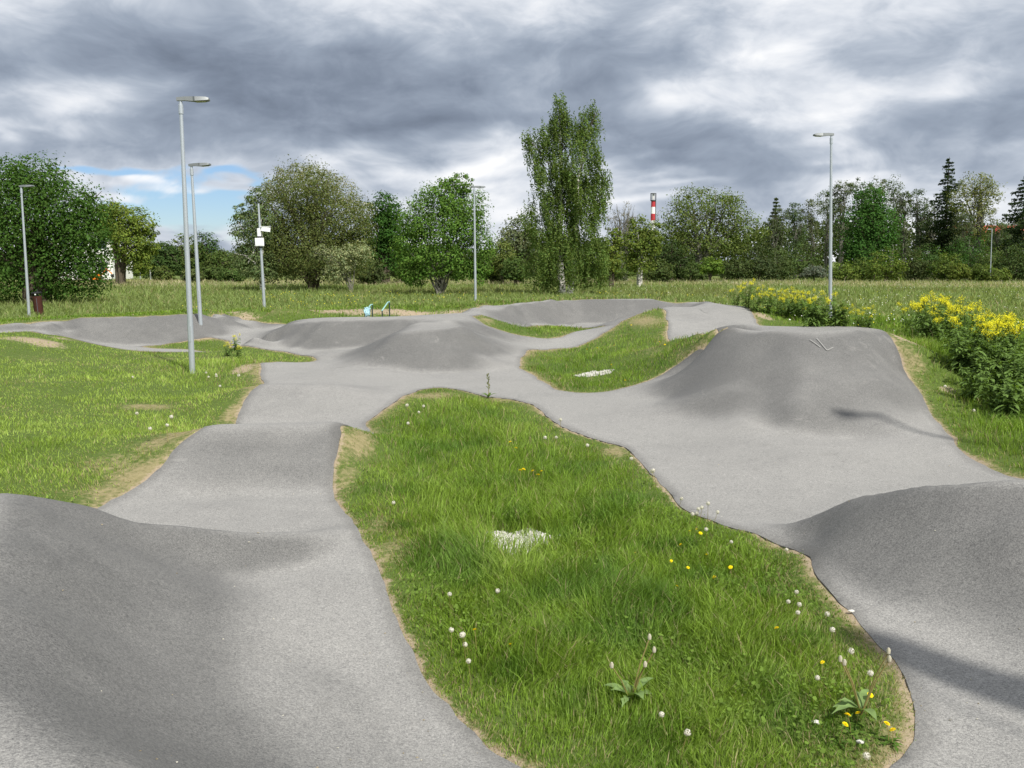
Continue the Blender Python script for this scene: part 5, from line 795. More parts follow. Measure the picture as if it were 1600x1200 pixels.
def spruce(i, x, y, h, r, label):
    r *= 1.35
    g = np.random.default_rng(300 + i)
    root = empty('spruce_tree', (x, y, 0)); tag(root, label, 'tree')
    MB().tube([(0, 0, -.2), (.05, 0, h * .5), (0, 0, h)], [.22, .13, .02], 7).build('trunk', 'bark', root)
    out = []; zs = np.linspace(h * .18, h * .985, int(h * 1.9))
    for z in zs:
        q = (h - z) / (h * .82); rad = r * (q ** .8) * g.uniform(.75, 1.12)
        nb = int(4 + 4 * q)
        for k in range(nb):
            a = g.random() * 6.283; L = rad * g.uniform(.6, 1.45) + .15; m = int(12 + L * 34)
            t_ = g.random(m) ** .8; wdt = (1 - t_) * .22 * L + .08
            px = np.cos(a) * t_ * L - np.sin(a) * g.normal(size=m) * wdt; py = np.sin(a) * t_ * L + np.cos(a) * g.normal(size=m) * wdt
            pz = z - .28 * L * t_ + .16 * L * t_ ** 2 - np.abs(g.normal(size=m)) * .13 * (1 + q)
            out.append(np.stack([px, py, pz], -1))
    P = np.vstack(out)
    leaf_mesh('crown', P, .20, (.034, .056, .022) if i != 2 else (.065, .088, .03), g, root, up=.8, stretch=1.6)
for i, s_ in enumerate([(59.53, 125, 16.48, 2.92, 'tall dark spruce pointing above the right hand wood'), (64.55, 115, 13.24, 2.77, 'dark spruce cut by the right edge of the picture'), (37.01, 128, 11.3, 2.0, 'small olive spruce at the left end of the right hand wood')]): spruce(i, *s_)


def woodland():
    g = np.random.default_rng(400); out = []; tn = []
    for (x, y, zc, rx, rz) in [(-98.8,147.2,2.1,3.0,2.1),(-94.5,144.1,1.63,2.63,1.63),(-93.2,145.5,1.73,2.93,1.73),(-94.1,150.6,2.09,2.72,2.09),(-94.4,154.9,1.81,2.94,1.81),(-88.1,148.3,1.29,2.85,1.29),(-85.9,148.4,1.53,2.2,1.53),(-83.7,148.6,1.27,2.51,1.27),(-84.8,154.9,1.36,2.67,1.36),(-75.9,142.7,1.45,2.91,1.45),(-74.3,144.0,1.82,2.86,1.82),(-73.4,146.6,1.31,2.83,1.31),(-76.8,158.3,1.95,2.92,1.95),(-75.2,160.3,2.04,2.86,2.04),(-72.7,160.0,1.57,2.63,1.57),(-70.7,161.3,1.5,2.3,1.5),(-63.8,150.7,1.2,2.68,1.2),(-64.1,157.4,1.69,2.49,1.69),(-58.1,148.1,0.87,2.76,0.87),(-58.5,155.5,1.38,2.4,1.38),(-57.1,158.4,1.67,2.95,1.67),(-56.0,162.3,1.35,2.41,1.35),(-48.1,145.7,1.17,3.16,1.17),(-48.8,155.4,1.58,3.17,1.58),(-47.6,159.4,1.63,2.25,1.63),(-40.6,143.9,2.16,2.39,2.16),(-42.9,160.9,2.62,2.33,2.62),(-38.4,152.8,2.55,3.05,2.55),(-37.2,157.6,2.02,2.41,2.02),(-34.7,157.5,2.52,2.25,2.52),(-30.7,150.1,2.41,2.79,2.41),(-29.7,156.7,2.56,2.72,2.56),(-25.4,146.4,2.66,2.7,2.66),(-24.1,152.6,3.05,2.74,3.05),(-21.5,150.7,2.27,2.22,2.27),(-18.6,146.5,2.33,2.94,2.33),(-16.8,150.4,2.35,3.11,2.35),(-14.4,149.7,2.3,2.55,2.3),(-11.6,144.1,2.14,2.75,2.14),(-10.0,154.4,1.74,2.94,1.74),(-7.9,160.5,1.68,2.94,1.68),(-5.4,160.0,1.77,2.45,1.77),(-2.7,149.5,2.01,2.46,2.01),(-0.4,149.0,2.13,2.82,2.13),(1.8,144.3,2.37,2.64,2.37),(4.4,157.5,2.98,2.29,2.98),(6.7,153.3,3.26,2.6,3.26),(8.9,149.3,2.71,2.4,2.71),(11.0,147.4,2.41,2.35,2.41),(13.5,149.5,3.0,2.43,3.0),(17.2,162.6,2.85,2.33,2.85),(19.0,156.7,2.88,3.08,2.88),(19.9,145.2,2.19,2.74,2.19),(21.8,143.2,2.25,2.79,2.25),(26.7,158.9,3.02,3.14,3.02),(26.1,142.2,2.62,2.26,2.62),(32.0,160.6,3.06,2.44,3.06),(32.4,150.9,2.85,2.47,2.85),(34.2,148.8,2.92,2.57,2.92),(37.5,152.9,3.04,2.98,3.04),(37.9,145.5,3.31,2.64,3.31),(42.7,154.4,3.25,3.16,3.25),(43.6,149.5,4.18,2.97,4.18),(47.4,154.3,3.8,2.86,3.8),(50.7,157.0,3.84,2.75,3.84),(52.9,156.7,4.33,2.52,4.33),(55.0,155.5,4.26,2.99,4.26),(52.6,142.6,4.13,2.74,4.13),(60.0,156.1,3.99,2.84,3.99),(59.9,149.8,4.28,2.92,4.28),(66.8,161.1,4.77,3.08,4.77),(62.5,145.0,3.58,2.32,3.58),(67.4,150.8,3.71,2.47,3.71),(72.3,156.5,4.28,2.36,4.28),(74.7,156.5,4.16,2.92,4.16),(78.7,159.8,4.67,2.63,4.67),(78.5,154.4,4.13,2.48,4.13),(76.9,146.7,3.56,2.74,3.56),(83.8,155.6,4.41,3.1,4.41),(80.5,145.0,3.56,2.82,3.56),(83.5,146.4,3.58,2.61,3.58),(92.7,158.2,3.96,2.65,3.96),(94.2,156.7,4.02,2.55,4.02),(95.4,154.7,3.98,2.9,3.98),(94.4,149.4,4.03,2.63,4.03),(94.7,146.1,3.6,2.35,3.6),(106.5,160.7,4.76,3.19,4.76)]:
        K = 26; cc = np.stack([g.uniform(-1, 1, K) * rx, g.uniform(-1, 1, K) * 3, g.uniform(-1, 1, K) * rz * .98], -1) + [x, y, zc]
        m = 760; k = g.integers(0, K, m); out.append(cc[k] + g.normal(size=(m, 3)) * [.7, .7, .5]); tn.append(np.repeat(1.0, m) * g.uniform(.7, 1.3, K)[k])
    P = np.vstack(out); P[:, 2] = np.maximum(P[:, 2], .2)
    o = leaf_mesh('woodland', P, .55, (.070, .095, .032), g, None, tint=np.concatenate(tn))
    tag(o, 'dark continuous wood closing the meadow behind the single trees', 'woodland', kind='stuff')
woodland()

# ------------------------------------------------------------------ street lamps
def street_lamp(x, y, z, h, lean, head, label, hid=None):
    root = empty('street_lamp', (x, y, z), 0, 0, lean); tag(root, label, 'street lamp', 'street lamps round the track')
    MB().lathe([(.062, -.3), (.062, .0), (.060, .9), (.037, h - .42), (.036, h - .12)], 18).build('pole', 'galvanised', root)
    MB().box((0, -.058, .85), (.06, .012, .34), bev=.004).build('access_door', 'galvanised', root)
    MB().lathe([(.040, h - .30), (.050, h - .295), (.050, h - .11), (.036, h - .105), (.032, h - .02)], 16).build('collar', 'galvanised', root)
    hd = MB()
    # flat tapered luminaire: profile along its length
    prof = [(-.10, .05, .0, .085), (.12, .062, -.005, .095), (.34, .085, -.03, .085), (.40, .15, -.035, .075), (.68, .15, -.03, .055), (.76, .12, -.018, .03)]
    prof = [(a * .76, b * .85, c * .9, d * .8) for a, b, c, d in prof]
    vs = []
    for (lx, wy, zb, zt) in prof: vs += [(lx, -wy, zb), (lx, wy, zb), (lx, wy * .8, zt), (lx, -wy * .8, zt)]
    fs = [(0, 1, 2, 3)]
    for i in range(len(prof) - 1):
        for k in range(4): a = i * 4 + k; b = i * 4 + (k + 1) % 4; fs.append((a, a + 4, b + 4, b))
    e = (len(prof) - 1) * 4; fs.append((e + 3, e + 2, e + 1, e))
    M = Matrix.Rotation(R(head), 4, 'Z') @ Matrix.Rotation(R(-4), 4, 'Y')
    hd.poly([M @ Vector(v) + Vector((0, 0, h - .03)) for v in vs], fs)
    ho = hd.build('lamp_head', 'lamp_grey', root)
    gl = MB(); gl.box((0, 0, 0), (.19, .18, .012)); gl.v = [tuple(M @ (Vector(v) + Vector((.41, 0, -.034))) + Vector((0, 0, h - .03))) for v in gl.v]
    gl.build('lens', 'lamp_glass', ho)
    return root
for (nm, x, y, z, h, lean, head, label) in [('A', -6.902, 19.2, 0.095, 5.716, 0.0056, 8, 'tall galvanised street lamp nearest the camera, standing in the left lawn'), ('B', -9.49, 27.3, 0.58, 4.731, -0.0107, -6, 'galvanised street lamp just behind the nearest lamp, by the left berm'), ('C', 10.717, 30.2, 0.507, 6.085, -0.0416, 180, 'tall galvanised street lamp rising from the yellow flowers behind the big mound'), ('D', -1.745, 43, 0.32, 5.608, -0.0054, 35, 'slim street lamp in front of the round maple, left of the far bowl'), ('E', -20.726, 38.5, 0.05, 5.545, 0.0113, -12, 'slim street lamp next to the brown litter bin in front of the dark maple'), ('F', 43.001, 140, 0.0, 5.338, -0.0608, 180, 'small distant street lamp at the wood edge, left of the tall right hand lamp'), ('G', 54.621, 103, 0.0, 6.021, -0.036, 180, 'distant street lamp at the right end of the meadow before the spruces')]: street_lamp(x, y, z, h, lean, head, label)
# the lamp to the right of the frame whose shadow lies on the big mound's foot
street_lamp(7.75, 8.75, float(H(7.75, 8.75)), 5.6, 0, 170, 'street lamp seen only as a shadow at the foot of the big mound')

def double_lamp():
    x, y, z, h, lean = (-45.916,118,0.0,3.904,-0.0604)
    root = empty('street_lamp', (x, y, 0), 0, 0, lean); tag(root, 'distant double headed street lamp with one low arm, left in the far field', 'street lamp')
    MB().lathe([(.12, -.2), (.12, 0), (.07, h)], 10).build('pole', 'galvanised', root)
    MB().tube([(.05, 0, h * .83), (.9, 0, h * .86)], .05, 6).build('arm', 'galvanised', root)
    MB().box((1.05, 0, h * .865), (.7, .25, .12), bev=.04).build('lamp_head', 'lamp_grey', root)
    MB().box((-.25, 0, h + .02), (.7, .25, .12), bev=.04).build('lamp_head', 'lamp_grey', root)
double_lamp()
for (x, y, z, h, lean), lb in zip([(-49.416,120,0.0,2.079,-0.044),(-58.932,150,0.0,1.869,-0.0052)], ('thin grey mast in the far field left of the double headed lamp', 'short thin mast just left behind the double headed lamp')):
    root = empty('mast', (x, y, 0), 0, 0, lean); tag(root, lb, 'mast')
    MB().lathe([(.09, -.2), (.08, 0), (.05, h)], 8).build('pole', 'galvanised', root)
    MB().lathe([(.09, h - .05), (.10, h), (.02, h + .12)], 8).build('cap', 'lamp_grey', root)


def camera_pole():
    x, y, z, h, lean = (-11.576,42,0.18,4.918,-0.0201); zc, zb = (v - z for v in [3.94,3.35])
    root = empty('camera_pole', (x, y, z), 0, 0, lean); tag(root, 'grey pole carrying a white surveillance camera and a white box', 'camera pole')
    MB().lathe([(.075, -.3), (.075, 0), (.045, h)], 14).build('pole', 'galvanised', root)
    MB().box((-.02, -.10, zc - .15), (.16, .16, .36), bev=.03).build('camera_bracket', 'white_plastic', root)
    c = MB(); c.box((0, 0, 0), (.42, .17, .20), Matrix.Rotation(R(8), 4, 'Y'), bev=.04); c.v = [(a + .30, b - .12, d + zc - .02) for a, b, d in c.v]
    co = c.build('camera_housing', 'white_plastic', root)
    MB().box((.30, -.12, zc + .10), (.46, .20, .02)).build('sun_shield', 'white_plastic', co)
    MB().lathe([(.02, zc - .47), (.09, zc - .42), (.10, zc - .34), (.06, zc - .31)], 12, (-.02, -.10, 0)).build('dome_camera', 'black_plastic', root)
    b = MB().box((-.02, -.12, zb), (.40, .16, .36), bev=.03).build('control_box', 'white_plastic', root)
    MB().box((-.02, -.205, zb + .01), (.34, .01, .29), bev=.004).build('door', 'white_plastic', b)
    for k in (-.25, .27): MB().lathe([(.085, zb + k - .03), (.085, zb + k + .03)], 12).build('strap', 'black_plastic', root)
camera_pole()


def litter_bin():
    x, y, z = (-20.547,39,0.051)
    root = empty('litter_bin', (x, y, z), .3, 0, -.05); tag(root, 'brown cylindrical litter bin with a dark hood beside a slim lamp', 'litter bin')
    MB().lathe([(.17, .10), (.19, .13), (.19, .86), (.205, .88), (.205, .91), (.18, .91), (.17, .84)], 22).build('body', 'brown_plastic', root)
    hd = MB(); hd.lathe([(.20, 1.03), (.215, 1.04), (.215, 1.085), (.12, 1.10), (.02, 1.11)], 22).build('hood', 'black_plastic', root)
    for s_ in (-1, 1): MB().tube([(.185 * s_, 0, .85), (.19 * s_, 0, 1.05)], .018, 6).build('hood_bracket', 'black_plastic', root)
    MB().tube([(0, .23, -.25), (0, .23, 1.2)], .03, 10).build('post', 'black_plastic', root)
    MB().box((0, -.192, .5), (.025, .012, .66), bev=.003).build('seam', 'chimney_dark', root)
    MB().box((-.02, -.2, 1.0), (.05, .02, .05), bev=.005).build('lock', 'white_plastic', root)
litter_bin()


def racks():
    lb = ('left bike rack with clothes thrown over it, at the foot of the bank', 'right bike rack, bare, at the foot of the bank')
    for i, (x, y, z) in enumerate([(-4.825,30.2,0.357),(-4.244,30.2,0.445)]):
        z -= .03
        root = empty('bike_rack', (x, y, z)); tag(root, lb[i], 'bike rack')
        for s_, tz in ((-1, .42), (1, .70)):
            MB().tube([(.11 * s_, .10 * s_, -.15), (.11 * s_, .10 * s_, tz)], .02, 8).build('leg', 'rack_steel', root)
        MB().tube([(-.125, -.1, .40), (.06, .09, .69), (.125, .105, .70)], .024, 8).build('top_rail', 'rack_top', root)
        MB().tube([(-.11, -.10, .2), (.11, .10, .2)], .014, 6).build('crossbar', 'rack_steel', root)
    # a pale blue jacket and a white shirt hung over the left rack
    x, y, z = [(-4.825,30.2,0.357),(-4.244,30.2,0.445)][0]; z -= .03
    g = np.random.default_rng(8)
    def cloth(name, mat, label, w, h0, h1, ox):
        nx_, nz_ = 12, 12; vs = []; fs = []
        for j in range(nz_):
            t_ = j / (nz_ - 1); side = math.pi * t_
            for i in range(nx_):
                s_ = i / (nx_ - 1) - .5
                wd = w * (.75 + .5 * math.sin(side))
                yy = -.07 * math.cos(side) - .05 + .02 * math.sin(s_ * 19 + j)
                zz = h1 - (1 - math.sin(side)) * (h1 - h0) * (1 if t_ < .5 else .7) - .05 * abs(s_) + .02 * g.normal()
                vs.append((ox + s_ * wd + .015 * math.sin(j * 1.7), yy, zz))
        for j in range(nz_ - 1):
            for i in range(nx_ - 1): a = j * nx_ + i; fs.append((a, a + 1, a + nx_ + 1, a + nx_))
        o = MB().poly(vs, fs).build(name, mat, None, True, (x, y, z))
        md = o.modifiers.new('thick', 'SOLIDIFY'); md.thickness = .02
        tag(o, label, 'clothing')
    cloth('jacket', 'jacket_blue', 'light blue jacket draped over the left bike rack', .17, .34, .60, -.03)
    cloth('shirt', 'jacket_white', 'white shirt hanging under the blue jacket on the left bike rack', .10, .02, .44, -.045)
racks()

# ------------------------------------------------------------------ far buildings
def chimney():
    x, y, top = [92.88,600,46.22]
    root = empty('chimney', (x, y, 0)); tag(root, 'red and white banded industrial chimney rising behind the wood', 'chimney')
    b = top - 4.5; r = 1.35; lv = [(0, b - 13.2, 'chimney_white'), (b - 13.2, b - 8.7, 'chimney_red'), (b - 8.7, b - 4.4, 'chimney_white'), (b - 4.4, b, 'chimney_red')]
    for z0, z1, m in lv:
        rr = lambda z_: r + (b - z_) * .012
        MB().lathe([(rr(z0), z0), (rr(z1), z1)], 24).build('band', m, root)
    MB().lathe([(r * 1.05, b - .7), (r * 1.42, b - .3), (r * 1.42, b + .1), (r, b + .1)], 24).build('gallery', 'chimney_dark', root)
    MB().lathe([(r * .55, b), (r * .55, top - .4), (r * .5, top - .3)], 18).build('flue', 'chimney_white', root)
    rl = MB()
    for k in range(8):
        a = k * math.pi / 4; rl.tube([(r * 1.36 * math.cos(a), r * 1.36 * math.sin(a), b), (r * 1.36 * math.cos(a), r * 1.36 * math.sin(a), top)], .14, 5)
    rl.lathe([(r * 1.30, top - .3), (r * 1.44, top - .28), (r * 1.44, top), (r * 1.30, top)], 20)
    rl.build('railing', 'chimney_dark', root)
    MB().box((r * 1.15, -.4, b / 2), (.5, .5, b - 1)).build('ladder', 'chimney_dark', root)
chimney()

def house(name, x, y, w, d, h, roof, wall_m, label, rz=0, floors=2, nwin=4, roof_m='roof_red'):
    root = empty(name, (x, y, 0), rz); tag(root, label, 'building')
    MB().box((0, 0, h / 2), (w, d, h)).build('wall', wall_m, root)
    mb = MB(); o = .5
    mb.poly([(-w / 2 - o, -d / 2 - o, h + .003), (w / 2 + o, -d / 2 - o, h + .003), (w / 2 + o, d / 2 + o, h + .003), (-w / 2 - o, d / 2 + o, h + .003), (-w / 2 - o, 0, h + roof), (w / 2 + o, 0, h + roof)],
            [(0, 1, 5, 4), (2, 3, 4, 5), (0, 4, 3), (1, 2, 5), (3, 2, 1, 0)])
    mb.build('roof', roof_m, root, False)
    for f in range(floors):
        for k in range(nwin):
            fr = MB().box((-w / 2 + w * (k + .5) / nwin, -d / 2 - .02, h / floors * (f + .55)), (1.3, .08, 1.4)).build('window', 'white_plastic', root)
            MB().box((-w / 2 + w * (k + .5) / nwin, -d / 2 - .065, h / floors * (f + .55)), (1.1, .03, 1.2)).build('pane', 'window_glass', fr)
house('house', -55.3, 120, 7, 8, 5.9, .6, 'render_white', 'white rendered house glimpsed between the huge maple and the oak', .1, 2, 3, 'lamp_grey')
house('house', 88, 165, 16, 10, 5.6, 3.2, 'render_white', 'house with a red roof glimpsed through the wood at the right', -.1, 2, 5)

def digger():
    root = empty('excavator', (-46.9, 102, 0), .5); root.scale = (.6, .6, .6); tag(root, 'small orange excavator half hidden at the foot of the huge maple', 'excavator')
    for s_ in (-.6, .6): MB().box((0, s_, .3), (2.2, .4, .55), bev=.2).build('crawler_track', 'black_plastic', root)
    MB().box((-.3, 0, 1.0), (1.6, 1.4, .8), bev=.12).build('body', 'orange_paint', root)
    c = MB().box((.2, .25, 1.9), (.9, .8, 1.0), bev=.08).build('cab', 'orange_paint', root)
    MB().box((.2, -.158, 1.98), (.7, .02, .7)).build('window', 'window_glass', c)
    MB().tube([(.6, -.3, 1.2), (1.6, -.3, 2.6), (2.6, -.3, 1.7)], .13, 6).build('boom', 'orange_paint', root)
    MB().box((2.65, -.3, 1.3), (.5, .5, .6), bev=.1).build('bucket', 'black_plastic', root)
digger()
for i, (px, w) in enumerate(((235, .5), (250, .35), (256, .45), (262, .5))):
    x = (px - 800 - 55 + 55) / 1411 * 112
    o = MB().box((0, 0, .55), (.14, .14, 1.5), bev=.02).box((0, 0, 1.33), (.18, .18, .06), bev=.02).build('post', 'post_white', None, True, (x, 112, 0))
    tag(o, ('leftmost', 'second', 'third', 'rightmost')[i] + ' white wooden post at the far edge of the left meadow', 'post', 'white posts at the far edge of the left meadow')

# unseen tall panel and line, added off to the right to shadow the asphalt
def shadow_caster():
    x, y = 4.46, 2.33; root = empty('shadow_caster_panel', (x, y, float(H(x, y))), R(-57)); tag(root, 'unseen tall grey panel added at right to cast the shadow on the nearest asphalt', 'shadow_caster')
    MB().tube([(0, -.17, -.2), (0, -.17, 2), (0, -.15, 4.55)], [.025, .022, .014], 10).build('pole', 'galvanised', root)
    mb = MB(); vs = []; n = 24
    for i in range(n + 1):
        t_ = i / n; z = .7 + 3.8 * t_; w = .36 * (1 - .75 * max(0, t_ - .9) * 6)
        for k in range(5):
            u = k / 4; vs.append((.03 * math.sin(u * 5 + t_ * 7) * u, -.16 + w * u, z))
    mb.poly(vs, [(i * 5 + k, i * 5 + k + 1, i * 5 + k + 6, i * 5 + k + 5) for i in range(n) for k in range(4)])
    o = mb.build('caster_sheet', 'caster_grey', root); m_ = o.modifiers.new('thick', 'SOLIDIFY'); m_.thickness = .004
    MB().tube([(.02, -.58, -.2), (.0, -.52, 2.0), (0, -.20, 4.3)], .016, 6).build('caster_line', 'galvanised', root)
    MB().lathe([(.22, -.03), (.22, .05), (.05, .09), (.03, .12)], 18, (0, -.17, 0)).build('base', 'lamp_grey', root)
shadow_caster()

# ------------------------------------------------------------------ flowers
def copy_tree(o, parent=None):
    c = o.copy(); COL.objects.link(c); c.parent = parent
    for ch in [q for q in o.children if q is not c]: copy_tree(ch, c)
    return c
CHILD = {}
def quad_leaf(mb, p, d, L, w, droop=.2, lobes=False):
    """a leaf blade from p along d"""
    d = Vector(d).normalized(); s_ = d.cross(Vector((0, 0, 1))).normalized(); n = 6; b = len(mb.v)
    for i in range(n + 1):
        t_ = i / n; c = Vector(p) + d * L * t_ + Vector((0, 0, -droop * L * t_ * t_))
        ww = w * math.sin(math.pi * min(.98, .12 + t_ * .86)) * (.5 if lobes and i % 2 else 1)
        mb.v += [tuple(c - s_ * ww + Vector((0, 0, ww * .3))), tuple(c), tuple(c + s_ * ww + Vector((0, 0, ww * .3)))]
    for i in range(n):
        q = b + i * 3; mb.f += [(q, q + 1, q + 4, q + 3), (q + 1, q + 2, q + 5, q + 4)]
def with_col(o, col, var, g):
    me = o.data; a = me.color_attributes.new('Col', 'FLOAT_COLOR', 'POINT'); n = len(me.vertices)
    c = np.ones((n, 4), np.float32); c[:, :3] = np.array(col) * g.uniform(1 - var, 1 + var, (n, 1)); a.data.foreach_set('color', c.ravel()); return o


def make_clock(h, seed):
    g = np.random.default_rng(seed); root = empty('dandelion_clock', (0, 0, 0))
    lx, ly = g.normal() * .03, g.normal() * .03
    MB().tube([(0, 0, -.02), (lx * .3, ly * .3, h * .5), (lx, ly, h)], [.0028, .0022, .002], 5).build('stem', 'dandelion_stem', root)
    mb = MB(); c = Vector((lx, ly, h + .008))
    for k in range(150):
        u = Vector(g.normal(size=3)).normalized(); e = c + u * .0215 * g.uniform(.9, 1.05); s_ = u.orthogonal().normalized(); t_ = u.cross(s_); r = .0046
        b = len(mb.v); mb.v += [tuple(e + s_ * r), tuple(e + t_ * r), tuple(e - s_ * r), tuple(e - t_ * r)]; mb.f.append((b, b + 1, b + 2, b + 3))
    o = mb.build('seed_head', 'petal', root, False); with_col(o, (.62, .60, .56), .12, g)
    core = MB().lathe([(.001, -.004), (.006, 0), (.005, .006), (.001, .008)], 8, tuple(c)).build('core', 'dandelion_stem', o)
    return root
def make_flower(h, seed):
    g = np.random.default_rng(seed); root = empty('dandelion_flower', (0, 0, 0)); lx, ly = g.normal() * .02, g.normal() * .02
    MB().tube([(0, 0, -.02), (lx * .3, ly * .3, h * .5), (lx, ly, h)], [.003, .0025, .0025], 5).build('stem', 'dandelion_stem', root)
    mb = MB(); tilt = Vector((g.normal() * .25, g.normal() * .25 - .25, 1)).normalized(); a0 = tilt.orthogonal().normalized(); b0 = tilt.cross(a0)
    for ring, (r, z, n) in enumerate(((.021, .004, 22), (.016, .009, 18), (.010, .012, 12), (.005, .013, 7))):
        for k in range(n):
            a = (k + .4 * ring) * 6.283 / n; d = a0 * math.cos(a) + b0 * math.sin(a); s_ = tilt.cross(d) * .0028; c = Vector((lx, ly, h))
            e = c + d * r * g.uniform(.9, 1.1) + tilt * z; b = len(mb.v); q = c + d * r * .2 + tilt * z * .6
            mb.v += [tuple(q - s_ * .5), tuple(e - s_), tuple(e + s_), tuple(q + s_ * .5)]; mb.f.append((b, b + 1, b + 2, b + 3))
    o = mb.build('flower_head', 'petal', root, False); with_col(o, (.85, .68, .015), .12, g)
    lf = MB()
    for k in range(5): quad_leaf(lf, (0, 0, .01), (math.cos(k * 1.3 + seed), math.sin(k * 1.3 + seed), .45), g.uniform(.08, .14), .014, .45, True)
    with_col(lf.build('leaf', 'leaf', root), (.075, .145, .022), .3, g)
    return root


def zone(x, y):
    if y > 17 and x > 0: return 'in the sunken island below the big mound', 'sunken island'
    if x < -3 and y > 17: return 'around the foot of the nearest street lamp', 'nearest lamp foot'
    if x < -3: return 'on the left lawn beside the path', 'left lawn'
    if x > 4.5: return 'on the grassy slope right of the big mound', 'right slope'
    if y < 5.6 and x < 1.0: return 'low down in the nearest lawn', 'front of the nearest lawn'
    if y < 5.6: return 'in the right front corner of the nearest lawn', 'front corner of the nearest lawn'
    if y < 8: return 'along the right edge of the nearest lawn', 'right edge of the nearest lawn'
    if x > .9: return 'on the upper right edge of the nearest lawn', 'upper right edge of the nearest lawn'
    if x < -1.0 and y > 9: return 'on the upper left of the nearest lawn', 'upper left of the nearest lawn'
    return 'in the upper part of the nearest lawn', 'upper part of the nearest lawn'


def scatter(kind, pts, protos, cat, what):
    first = set(); zs = {}
    for p in pts: zs.setdefault(zone(p[0], p[1]), []).append(p)
    i = 0
    for (zl, zg), ps in zs.items():
        ps.sort(key=lambda p: p[0] / p[1]); n = len(ps)
        for j, (x, y, z) in enumerate(ps):
            k = i % len(protos); i += 1; p = protos[k]
            o = p if k not in first else copy_tree(p); first.add(k)
            s_ = (.80 if y < 9 else 1.1) * random.uniform(.85, 1.1)
            o.location = (x, y, z); o.rotation_euler = (0, 0, random.uniform(0, 6.28)); o.scale = (s_,) * 3
            od = 'only ' + what if n == 1 else (ORD2[j] + ' ' + what + ' from the left') if j <= n // 2 else (ORD2[n - 1 - j] + ' ' + what + ' from the right')
            tag(o, od + ' ' + zl, cat, what + 's: ' + zg)
ORD2 = ['first', 'second', 'third', 'fourth', 'fifth', 'sixth', 'seventh', 'eighth', 'ninth', 'tenth', 'eleventh', 'twelfth', 'thirteenth', 'fourteenth', 'fifteenth']
scatter('c', [(-0.44,6.1,-0.006),(-0.39,5.46,-0.017),(-0.28,5.45,-0.015),(-0.25,5.45,-0.015),(-0.29,5.36,-0.019),(-0.24,4.97,-0.026),(-0.09,6.17,-0.006),(1.63,8.53,0.021),(1.7,8.01,0.039),(1.76,8.14,0.034),(1.89,8.13,0.035),(1.65,7.31,0.042),(1.76,8.27,0.028),(1.89,7.24,0.047),(2.2,6.89,0.067),(1.98,5.91,0.043),(1.93,5.83,0.041),(1.89,5.86,0.043),(2.09,5.81,0.038),(1.86,5.59,0.035),(2.04,5.35,0.029),(1.96,5.01,0.036),(1.81,4.82,0.048),(1.97,4.67,0.039),(0.83,4.13,0.02),(0.8,4.36,0.018),(1.59,9.63,-0.003),(1.58,9.69,-0.004),(1.39,10.01,-0.006),(0.47,11.49,-0.011),(0.69,12.56,0.05),(-1.18,8.64,0.02),(-1.36,12.49,0.063),(-1.49,12.86,0.093),(1.66,3.99,0.031),(1.86,8.26,0.028),(1.63,8.02,0.037),(0.59,11.49,-0.011),(-5.68,16.94,0.104),(-5.85,17.18,0.097),(-5.49,16.57,0.116),(-4.78,15.4,0.279),(-4.88,15.0,0.259),(-6.04,17.54,0.087),(-4.25,10.53,0.376),(-4.03,10.3,0.39),(-4.73,11.21,0.308),(-3.99,10.45,0.419),(-7.06,16.45,0.193),(6.63,12.58,0.231),(6.54,13.33,0.32),(0.97,11.08,-0.009),(-1.32,13.34,0.107),(-1.36,12.97,0.093)], [make_clock(h, i + 10) for i, h in enumerate((.22, .17, .27, .14, .2))], 'dandelion', 'white dandelion clock')
scatter('y', [(0.15,10.1,-0.028),(0.26,9.97,-0.028),(0.35,10.09,-0.027),(0.27,9.79,-0.028),(0.09,9.88,-0.028),(-0.04,11.67,-0.006),(0.02,11.39,-0.014),(1.64,7.78,0.045),(1.62,7.49,0.046),(1.44,7.35,0.034),(1.6,7.07,0.031),(1.37,6.75,0.017),(1.56,6.58,0.028),(1.7,6.63,0.033),(1.24,6.37,0.02),(1.02,7.25,0.01),(1.72,5.58,0.036),(1.88,5.1,0.037),(-0.23,5.51,-0.012),(1.94,4.61,0.039),(1.84,4.49,0.039),(1.95,4.34,0.027),(1.68,4.31,0.035),(1.96,4.32,0.025),(0.0,5.43,-0.007),(1.28,6.91,0.013),(2.13,19.11,0.176),(2.61,22.43,0.198),(2.1,24.44,0.086),(1.93,23.37,0.106),(3.52,26.63,0.454),(3.29,19.94,0.61),(3.21,18.64,0.595),(2.13,16.56,0.173),(2.23,23.06,0.137),(1.58,7.68,0.045),(1.78,4.41,0.037)], [make_flower(h, i + 20) for i, h in enumerate((.12, .09, .16))], 'dandelion', 'yellow dandelion')


